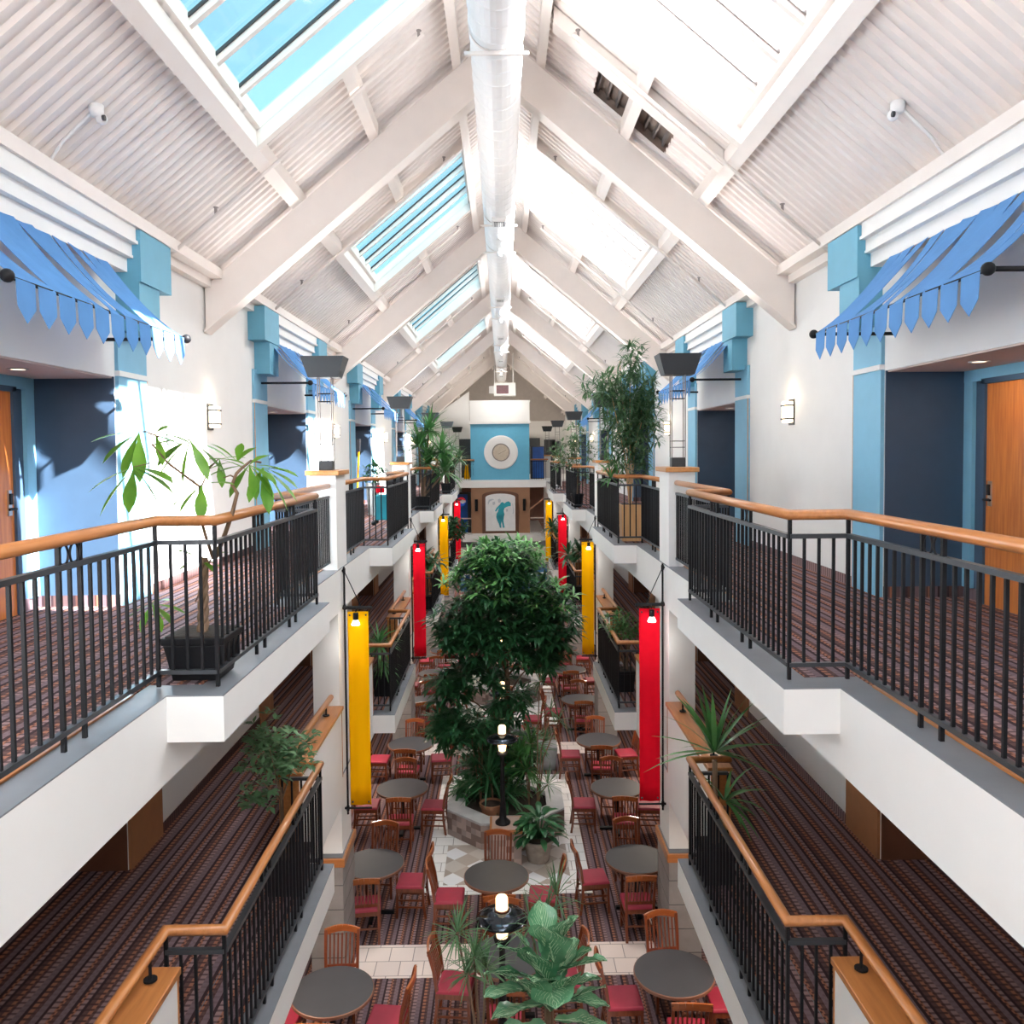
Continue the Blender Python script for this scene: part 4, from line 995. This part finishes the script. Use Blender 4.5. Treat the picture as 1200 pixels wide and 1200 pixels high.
# --- bamboo tree in a pale wooden box
r = plant('bamboo_tree', 'tall bushy bamboo tree in a pale wood box on the shady upper balcony', 'plant', (2.05, 13.6, .012))
b = MB(); b.taper(2.05, 13.6, .014, .60, .15, .15, .165, .165); b.build('wooden_box', M['pale'], r, bevel=.008)
b = MB(); b.box(1.90, 2.20, 13.45, 13.75, .60, .606); b.build('soil', M['soil'], r)
b = MB(); rg = random.Random(8)
for q in ((2.05,13.6,2.6),(1.75,13.5,2.3),(2.25,13.6,2.2),(1.9,13.7,2.9),(2.2,13.4,1.9)): b.tube([(2.05,13.6,.5), (2.05+(q[0]-2.05)*.3,13.6,1.4), q], [.018,.013,.006], 6)
b.build('canes', M['pale'], r)
b = MB(); cloud(b, rg, [((2.03,13.6,1.75),.50,.40,.55,210),((1.95,13.6,2.35),.52,.40,.40,150),((2.1,13.6,2.9),.20,.2,.35,34),((1.55,13.55,2.5),.30,.2,.28,36),((2.3,13.6,2.2),.28,.25,.55,60),((2.02,13.6,1.25),.35,.3,.3,56)], 6, .21, .030, .9, 'lance', 3, -.7, .9, 7)
b.build('foliage', M['lf_grey'], r, smooth=True)
b = MB(); rosette(b, rg, (1.72,13.45,1.02), 22, .34, .035, -.4, 1.2, .9); rosette(b, rg, (1.80,13.5,1.25), 16, .34, .035, -.5, 1.0, .9); b.build('lower_fronds', M['lf_mid'], r, smooth=True)
# --- yucca cluster, third sunlit balcony
r = plant('yucca_cluster', 'many-headed green yucca in dark pot on the third upper balcony, sunlit side', 'plant', (-2.04, 21.5, .012))
pot_square(r, -2.04, 21.5, .014, .18, .20, .32, M['black'])
b = MB(); heads = [(-1.85,21.5,2.0),(-2.10,21.4,1.6),(-1.55,21.45,1.45),(-1.9,21.5,1.15),(-1.45,21.5,.95)]
for h in heads: b.tube([(-2.04,21.5,.3), h], [.03,.025], 6)
b.build('stem', M['ptrunk'], r); b = MB(); rg = random.Random(9)
for h in heads: rosette(b, rg, h, 66, .66, .07, -.5, 1.45, .75, seg=3)
b.build('foliage', M['lf_mid'], r, smooth=True)
r = plant('potted_dracaena', 'arching dracaena in black pot on the fourth upper balcony, sunlit side', 'plant', (-1.96, 29.5, .012))
pot_square(r, -1.96, 29.5, .014, .14, .175, .34, M['black'])
b = MB(); heads = [(-1.75,29.5,1.55),(-1.5,29.4,1.2),(-1.95,29.4,1.2),(-1.75,29.4,.9)]
for h in heads: b.tube([(-1.96,29.5,.3), h], [.025,.02], 6)
b.build('stem', M['ptrunk'], r); b = MB()
for h in heads: rosette(b, rg, h, 36, .52, .06, -.5, 1.3, 1.0, seg=3)
b.build('foliage', M['lf_grey'], r, smooth=True)
r = plant('weeping_fig', 'weeping grey-green fig in black tapered pot on the third shady upper balcony', 'plant', (1.92, 21.8, .012))
pot_round(r, 1.92, 21.8, .014, .11, .17, .34, M['black'])
b = MB(); b.tube([(1.92,21.8,.3),(1.94,21.8,.9),(1.85,21.7,1.5)], [.025,.02,.01], 6); b.build('stem', M['bwood'], r); b = MB()
cloud(b, random.Random(13), [((1.85,21.7,1.45),.62,.4,.35,90),((1.9,21.8,1.85),.4,.3,.28,40),((1.55,21.6,1.15),.3,.3,.2,26),((2.1,21.7,.85),.2,.2,.25,14)], 6, .16, .045, .9, 'lance', 2)
b.build('foliage', M['lf_grey'], r, smooth=True)
# --- middle floor plants further along
r = plant('spider_plant', 'green trailing plant in tall dark pot on the second middle balcony, sunlit side', 'plant', (-2.04, 14.1, ZM+.012))
pot_square(r, -2.04, 14.1, ZM+.014, .13, .16, .42, M['black'])
b = MB(); rg = random.Random(21); b.tube([(-2.04,14.1,ZM+.4),(-2.03,14.08,-1.75)], [.02,.015], 6); b.build('stem', M['ptrunk'], r); b = MB()
rosette(b, rg, (-2.08,14.0,-1.72), 60, .42, .035, -.5, 1.2, 1.2); rosette(b, rg, (-2.02,14.0,-2.0), 24, .42, .03, -1.3, -.2, .4); b.build('foliage', M['lf_mid'], r, smooth=True)
r = plant('round_shrub', 'round bushy green shrub on bare stems on the second middle balcony, shady side', 'plant', (2.03, 14.2, ZM+.012))
pot_square(r, 2.03, 14.2, ZM+.014, .14, .17, .36, M['black'])
b = MB(); rg = random.Random(22)
for i in range(6): b.tube([(2.03+rg.uniform(-.06,.06),14.2,ZM+.3), (2.0+rg.uniform(-.15,.15),14.15+rg.uniform(-.15,.15),-1.7)], .012, 5)
b.build('stem', M['ptrunk'], r); b = MB()
cloud(b, rg, [((1.96,14.1,-1.46),.33,.3,.24,110)], 6, .12, .03, .6, 'lance', 2); b.build('foliage', M['lf_mid'], r, smooth=True)
for s, nm, k in ((-1, 'sunlit', 2), (1, 'shady', 2), (-1, 'sunlit', 3), (1, 'shady', 3)):
    y = 5.9+S*k if s < 0 else 7.2+S*k; x = s*1.98; rg = random.Random(30+s+k)
    r = plant('leafy_pot_plant', 'leafy potted plant by the %s middle balcony railing, %s side' % (ORD[k], nm), 'plant', (x, y, ZM+.012))
    pot_square(r, x, y, ZM+.014, .15, .18, .36, M['black'])
    b = MB(); heads = [(x-s*.05,y,-1.6),(x-s*.22,y-.1,-1.35),(x+s*.1,y+.1,-1.3)]
    for h in heads: b.tube([(x, y, ZM+.3), h], [.02,.012], 5)
    b.build('stem', M['bwood'], r); b = MB()
    if k == 3 and s < 0: cloud(b, rg, [((x+.25,y,-1.25),.45,.35,.35,60)], 6, .26, .09, .6, 'lance', 3)
    else:
        for h in heads: rosette(b, rg, h, 22, .5, .09, -.4, 1.2, .8, 'lance')
    b.build('foliage', M['lf_dark'], r, smooth=True)
r = plant('small_pot_plant', 'small grey-green plant in grey pot in the sunlit corridor by the second railing', 'plant', (-3.0, 19.6, .014))
pot_round(r, -3.0, 19.6, .014, .12, .16, .75, M['galv']); b = MB(); cloud(b, random.Random(2), [((-3.0,19.6,1.0),.25,.25,.22,30)], 6, .16, .06, .6); b.build('foliage', M['lf_dark'], r, smooth=True)
# cleaning things standing in that corridor
r = root('broom', 'broom with yellow handle leaning in the sunlit corridor', 'broom', (-2.75, 15.9, .014))
b = MB(); b.tube([(-2.75,15.9,.30),(-2.70,16.0,1.5)], .016, 8); b.build('handle', M['yellow'], r); b = MB(); b.taper(-2.70, 16.0, 1.48, 1.72, .02, .05, .03, .07); b.build('brush_head', M['black'], r); b = MB(); b.box(-2.78,-2.72,15.82,15.98,.014,.30); b.build('foot', M['vend'], r)
r = root('cleaning_cart', 'small teal and red cleaning cart in the sunlit corridor', 'cart', (-2.40, 17.0, .014))
b = MB(); b.box(-2.55,-2.25,16.8,17.2,.12,.62); b.build('bag', M['teal'], r, bevel=.03); b = MB(); b.box(-2.52,-2.36,16.84,17.0,.66,.80); b.build('bucket', M['red'], r, bevel=.02)
b = MB()
for dx in (-.17,.17):
    for dy in (-.2,.2): b.tube([(-2.4+dx,17+dy,.06),(-2.4+dx,17+dy,.95)], .012, 6); b.ball((-2.4+dx,17+dy,.065), .05, 8)
b.build('cart_frame', M['black'], r)

# --- first planter bed: fiddle-leaf fig, spiky dracaena, papyrus
r = plant('fiddle_leaf_fig', 'fiddle-leaf fig with big glossy leaves rising from the first planter bed', 'plant', (.25, 6.9, ZG+.36))
b = MB(); b.tube([(.25,6.9,ZG+.33),(.30,6.88,-3.9),(.36,6.85,-2.75)], [.03,.025,.014], 8); b.build('trunk', M['bwood'], r)
b = MB(); bv = MB(); Yf = 6.85
for (bx, by, tx, ty, w, rl, dy) in [
    (640,1130,588,1112,.17,.5,-.1), (648,1118,676,1078,.17,-.6,.1), (642,1125,632,1062,.15,.2,.25), (650,1132,640,1092,.22,.0,-.15), (648,1140,706,1128,.20,-.5,.0), (640,1150,574,1142,.20,.6,.0),
    (640,1158,574,1168,.20,.3,-.1), (652,1160,700,1150,.17,-.4,.15), (646,1160,622,1120,.20,.1,-.25), (650,1172,708,1180,.18,-.3,.0), (642,1176,582,1194,.18,.3,-.05), (648,1165,668,1110,.18,-.4,.2),
    (645,1185,610,1150,.22,.2,-.3), (655,1150,672,1104,.16,-.5,.3), (650,1195,710,1206,.2,-.2,.1), (640,1200,585,1222,.2,.2,0), (648,1180,664,1148,.2,0,-.3), (640,1145,650,1180,.2,0,-.4), (645,1210,640,1235,.2,0,-.4), (636,1140,606,1098,.16,.9,.2), (655,1142,690,1118,.19,-.8,.2), (640,1128,664,1082,.17,-.3,-.1), (636,1165,596,1150,.19,.7,.15), (660,1175,705,1160,.17,-.6,.2), (650,1150,628,1150,.18,.1,-.4)]:
    p = at(bx, by, Yf); q = at(tx, ty, Yf+dy); d = q-p
    vs, n, m = b.figleaf(p, d+Vector((0,0,.06)), d.length*1.10, w*1.75, .25, rl, bx*.7+ty)
    bv.tube([vs[i*(m+1)+m//2] for i in range(n)], [.0055-.0045*i/n for i in range(n)], 5)
    for i in range(2, n-2, 2):
        for e in (0, m): 
            jj = [vs[min(n, i+int(abs(x)*2.2))*(m+1)+m//2+(x if e else -x)] for x in range(0, m//2)]
            bv.tube(jj, [.0028]*3+[.0015]*(len(jj)-3), 4)
fo = b.build('foliage', M['lf_fig'], r, smooth=True); bv.build('leaf_veins', M['vein'], fo)
def spiky(name, label, x, y, z0, heads, n, L, w, mat, stem='ptrunk', droop=.6, seed=1):
    r = plant(name, label, 'plant', (x, y, z0)); rg = random.Random(seed); b = MB()
    for h in heads: b.tube([(x, y, z0-.03), (x+(h[0]-x)*.3, y+(h[1]-y)*.3, z0+(h[2]-z0)*.6), h], [.016,.013,.010], 6)
    b.build('stem', M[stem], r); b = MB()
    for h in heads: rosette(b, rg, h, n, L, w, -.7, 1.4, droop, seg=3)
    b.build('foliage', M[mat], r, smooth=True); return r
zs = ZG+.36
spiky('spiky_dracaena', 'thin-leaved spiky dracaena beside the fig in the first planter bed', -.25, 7.55, zs, [tuple(at(536,1094,7.5)), tuple(at(556,1122,7.4)), tuple(at(548,1142,7.4)), tuple(at(570,1135,7.5))], 46, .28, .016, 'lf_grey', seed=3)
spiky('umbrella_papyrus', 'papyrus-like plant with thin leaves behind the fiddle-leaf fig', .40, 7.65, zs, [tuple(at(640,1068,7.7)), tuple(at(652,1050,7.8)), tuple(at(622,1085,7.6))], 34, .34, .014, 'lf_grey', seed=5)
# --- second planter bed: the big tree and its undergrowth
r = plant('atrium_tree', 'tall dense dark-green tree filling the middle of the atrium', 'tree', (-.02, 15.25, zs))
Yt = 15.3; b = MB(); rg = random.Random(17)
T = [(-.02,15.25,zs-.04),(.03,15.27,-3.9),(.05,15.28,-2.8),(0.,15.3,-1.7),(.0,15.3,-.9)]
b.tube(T, [.06,.055,.05,.035,.02], 10)
bl = [((590,690),1.0,.85,.60,120),((575,740),1.05,.85,.55,120),((640,720),.62,.6,.50,64),((540,735),.55,.6,.48,56),((585,655),.62,.6,.30,60),((630,770),.55,.5,.30,46),((560,790),.60,.5,.32,46),((525,805),.38,.4,.28,34),((645,745),.45,.4,.4,34),((600,820),.35,.3,.25,22),((540,855),.55,.45,.38,52),((575,880),.40,.35,.30,30),((520,850),.25,.3,.22,16),((560,905),.35,.3,.25,22),((610,880),.40,.35,.30,26),((585,850),.5,.4,.35,34),((545,925),.25,.25,.15,12)]
for (px, py), rx, ry, rz, n in bl:
    c = at(px, py, Yt); z = min(c.z-.35, -.9); t = (z-zs)/(-.9-zs); p = Vector((.02, 15.28, max(zs+.5, z-.4)))
    b.tube([p, p.lerp(c, .5)+Vector((0,0,.06)), c], [.022,.014,.006], 5)
b.build('trunk', M['bwood'], r, smooth=True)
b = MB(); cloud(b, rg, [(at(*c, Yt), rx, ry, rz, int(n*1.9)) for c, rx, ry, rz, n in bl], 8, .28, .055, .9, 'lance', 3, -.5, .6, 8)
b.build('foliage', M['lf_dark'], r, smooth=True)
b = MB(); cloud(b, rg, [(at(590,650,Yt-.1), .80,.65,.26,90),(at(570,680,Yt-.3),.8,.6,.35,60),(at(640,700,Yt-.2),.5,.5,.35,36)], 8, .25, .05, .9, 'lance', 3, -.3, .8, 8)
b.build('painted_light_foliage', M['lf_painted_top'], r, smooth=True)  # top tufts in the lighter green that paints light on the crown
r = plant('flowering_shrub', 'shrub with pale blossoms among the leaves of the second planter bed', 'plant', (-.45, 15.1, zs))
b = MB(); 
for q in ((-.62,14.9,-3.5),(-.5,15,-3.1),(-.4,14.8,-3.7)): b.tube([(-.45,15.1,zs-.03), q], [.02,.006], 5)
b.build('stem', M['bwood'], r); b = MB(); rg = random.Random(19)
cloud(b, rg, [(at(553,838,14.6),.22,.2,.14,16),(at(556,798,14.5),.10,.1,.10,6),(at(546,880,14.6),.2,.2,.06,10)], 5, .07, .045, .4, 'lance', 2, -.6, .9, 4); b.build('blossoms', M['lf_pale'], r, smooth=True)
b = MB(); cloud(b, rg, [(at(550,850,14.7),.40,.35,.3,40)], 6, .20, .05, .8); b.build('foliage', M['lf_dark'], r, smooth=True)
spiky('arching_yucca', 'arching strap-leaved plant in clay pot at the planter edge by the lamp post', -.22, 14.75, zs, [(-.25,14.6,-4.35),(-.30,14.7,-4.2)], 24, .85, .05, 'lf_dark', seed=7, droop=1.1)
spiky('bushy_dracaena', 'bushy dark dracaena to the shady side of the second lamp post', .42, 14.9, zs, [(.38,14.75,-4.15),(.45,14.9,-3.75),(.25,14.8,-3.95)], 44, .50, .04, 'lf_mid', seed=8, droop=.9)
spiky('low_fern', 'low dark fern filling the soil around the lamp post', 0., 15.2, zs, [(-.25,15.1,zs+.18),(.1,15.0,zs+.2),(.3,15.3,zs+.2),(-.1,15.4,zs+.25),(.02,14.75,zs+.15)], 40, .42, .045, 'lf_dark', seed=12, droop=.9)
spiky('tall_slender_dracaena', 'tall bare-stemmed dracaena leaning over the shady rim of the planter', .55, 14.6, zs, [(.72,14.3,-4.25),(.80,14.6,-3.05),(.62,14.8,-2.6),(.95,14.8,-3.3)], 26, .34, .022, 'lf_grey', seed=9)
r = plant('clay_pot', 'round clay pot sunk in the soil of the second planter bed', 'pot', (-.25, 14.55, zs)); pot_round(r, -.25, 14.52, zs, .16, .20, .20, M['terra'])
r = plant('peace_lily', 'broad-leaved peace lily in a grey stone pot beside the tiled pedestal', 'plant', (.52, 13.55, ZG+.006))
pot_round(r, .52, 13.55, ZG+.008, .17, .245, .36, M['stonepot']); b = MB(); rg = random.Random(10)
for i in range(64):
    d = rdir(rg, .1, 1.3); p = Vector((.54,13.55,ZG+.36)); q = p+Vector((d.x*.22, d.y*.22, d.z*.40)); b.tube([p, q], .005, 4); d2 = Vector((d.x, d.y, d.z*.3)); b.leaf(q, d2, .30, .105, 1.0, 'lance', 4, .25)
b.build('foliage', M['lf_dark'], r, smooth=True)
r = plant('metal_planter', 'square grey metal planter with a thin grassy plant beyond the second planter bed', 'plant', (.85, 17.6, ZG+.006))
b = MB(); b.taper(.85, 17.6, ZG+.008, ZG+.50, .19, .19, .24, .24); b.build('pot', M['galv'], r, bevel=.01); b = MB(); rosette(b, random.Random(6), (.85,17.6,ZG+.55), 60, .40, .02, .1, 1.4, .8); b.build('foliage', M['lf_grey'], r, smooth=True)
# --- third planter bed
r = plant('rear_tree', 'second tree growing from the third planter bed behind the tall one', 'tree', (0, 22.85, zs))
b = MB(); b.tube([(0,22.85,zs-.04),(.05,22.85,-3.4),(0,22.85,-2.2)], [.06,.05,.02], 8); b.build('trunk', M['bwood'], r)
b = MB(); rg = random.Random(23); cloud(b, rg, [((0,22.85,-2.6),1.3,1.1,.9,130),((-.3,22.8,-3.5),1.2,.9,.5,60)], 8, .28, .06, .9, 'lance', 3, -.5, .6, 7); b.build('foliage', M['lf_dark'], r, smooth=True)

# ================================================================== LIGHT
sd = Vector((-5.25, 2.0, -4.2)).normalized()
L = bpy.data.lights.new('sun', 'SUN'); L.energy = SUN; L.angle = .012; L.color = (1., .955, .90)
o = bpy.data.objects.new('sun', L); o.rotation_euler = sd.to_track_quat('-Z', 'Y').to_euler(); o.location = (20, -8, 20); COL.objects.link(o)
w = bpy.data.worlds.new('sky'); SC.world = w; w.use_nodes = True; nt = w.node_tree; bg = nt.nodes['Background']
tc = N(nt, 'ShaderNodeTexCoord'); dp = N(nt, 'ShaderNodeVectorMath', operation='DOT_PRODUCT'); nt.links.new(tc.outputs['Generated'], dp.inputs[0]); dp.inputs[1].default_value = -sd
cr = N(nt, 'ShaderNodeValToRGB')
for i, (p, c) in enumerate([(0., (.30,.50,.66)), (.50, (.26,.30,.34)), (.66, (.27,.29,.32)), (.82, (1.75,1.8,1.85)), (1., (3.2,3.1,2.95))]):
    e = cr.color_ramp.elements[i] if i < 2 else cr.color_ramp.elements.new(p); e.position = p; e.color = (*c, 1)
mr = N(nt, 'ShaderNodeMapRange'); mr.inputs[1].default_value = -1; mr.inputs[2].default_value = 1; nt.links.new(dp.outputs['Value'], mr.inputs[0])
nz = N(nt, 'ShaderNodeTexNoise'); nz.inputs['Scale'].default_value = 5; nz.inputs['Detail'].default_value = 5; nt.links.new(tc.outputs['Generated'], nz.inputs[0])
ad = math_(nt, 'ADD', mr.outputs[0], math_(nt, 'MULTIPLY', math_(nt, 'SUBTRACT', nz.outputs[0], .5), .25))
nt.links.new(ad, cr.inputs[0]); nt.links.new(cr.outputs[0], bg.inputs[0]); bg.inputs[1].default_value = WORLD
def area(name, loc, rot, sx, sy, e, col=(1,1,1)):
    L = bpy.data.lights.new(name, 'AREA'); L.shape = 'RECTANGLE'; L.size = sx; L.size_y = sy; L.energy = e; L.color = col
    o = bpy.data.objects.new(name, L); o.location = loc; o.rotation_euler = rot; COL.objects.link(o)
for s in (-1, 1):
    for k in range(-1, 5):                                        # the pillar uplights wash the roof
        area('uplight_lamp', (s*2.245, 10.85+S*k, 2.72), (math.pi, s*-.42, 0), .45, .3, UP*(1. if k < 1 else (.75 if k < 3 else .6)), (1, .955, .915))
    for k in range(0, 5):                                         # wall sconces
        L = bpy.data.lights.new('sconce_lamp', 'POINT'); L.energy = 1.6; L.color = (1, .8, .55); L.shadow_soft_size = .06
        o = bpy.data.objects.new('sconce_lamp', L); o.location = (s*3.54, 10.8+S*k, 2.12); COL.objects.link(o)
    for k in range(0, 5):                                         # unseen fill lights added to brighten the lower floors
        area('corridor_fill_light', (s*3.0, 4.5+S*k, -.30), (0, 0, 0), .5, .5, CORR, (1, .86, .70))
        area('corridor_fill_light', (s*3.0, 8.5+S*k, ZM-.30), (0, 0, 0), .5, .5, CORG, (1, .86, .72))
        area('doorway_lamp', (s*4.06, 7.2+S*k, 2.15), (0, 0, 0), .12, .12, 2.5, (1, .84, .66))
for z, e in ((-1.0, 45), (1.3, 45)):
    area('far_hall_fill_light', (0, 46, z+1.2), (0, 0, 0), 2, 2, e, (1, .92, .82))  # no visible source: fill added to lift the far end
SC.view_settings.view_transform = 'Standard'; SC.view_settings.look = 'None'; SC.view_settings.gamma = 1; SC.view_settings.use_curve_mapping = False
SC.view_settings.exposure = EXPO
SC.cycles.use_denoising = True; SC.cycles.max_bounces = 8; SC.cycles.diffuse_bounces = 5; SC.cycles.transparent_max_bounces = 12; SC.cycles.sample_clamp_indirect = 6
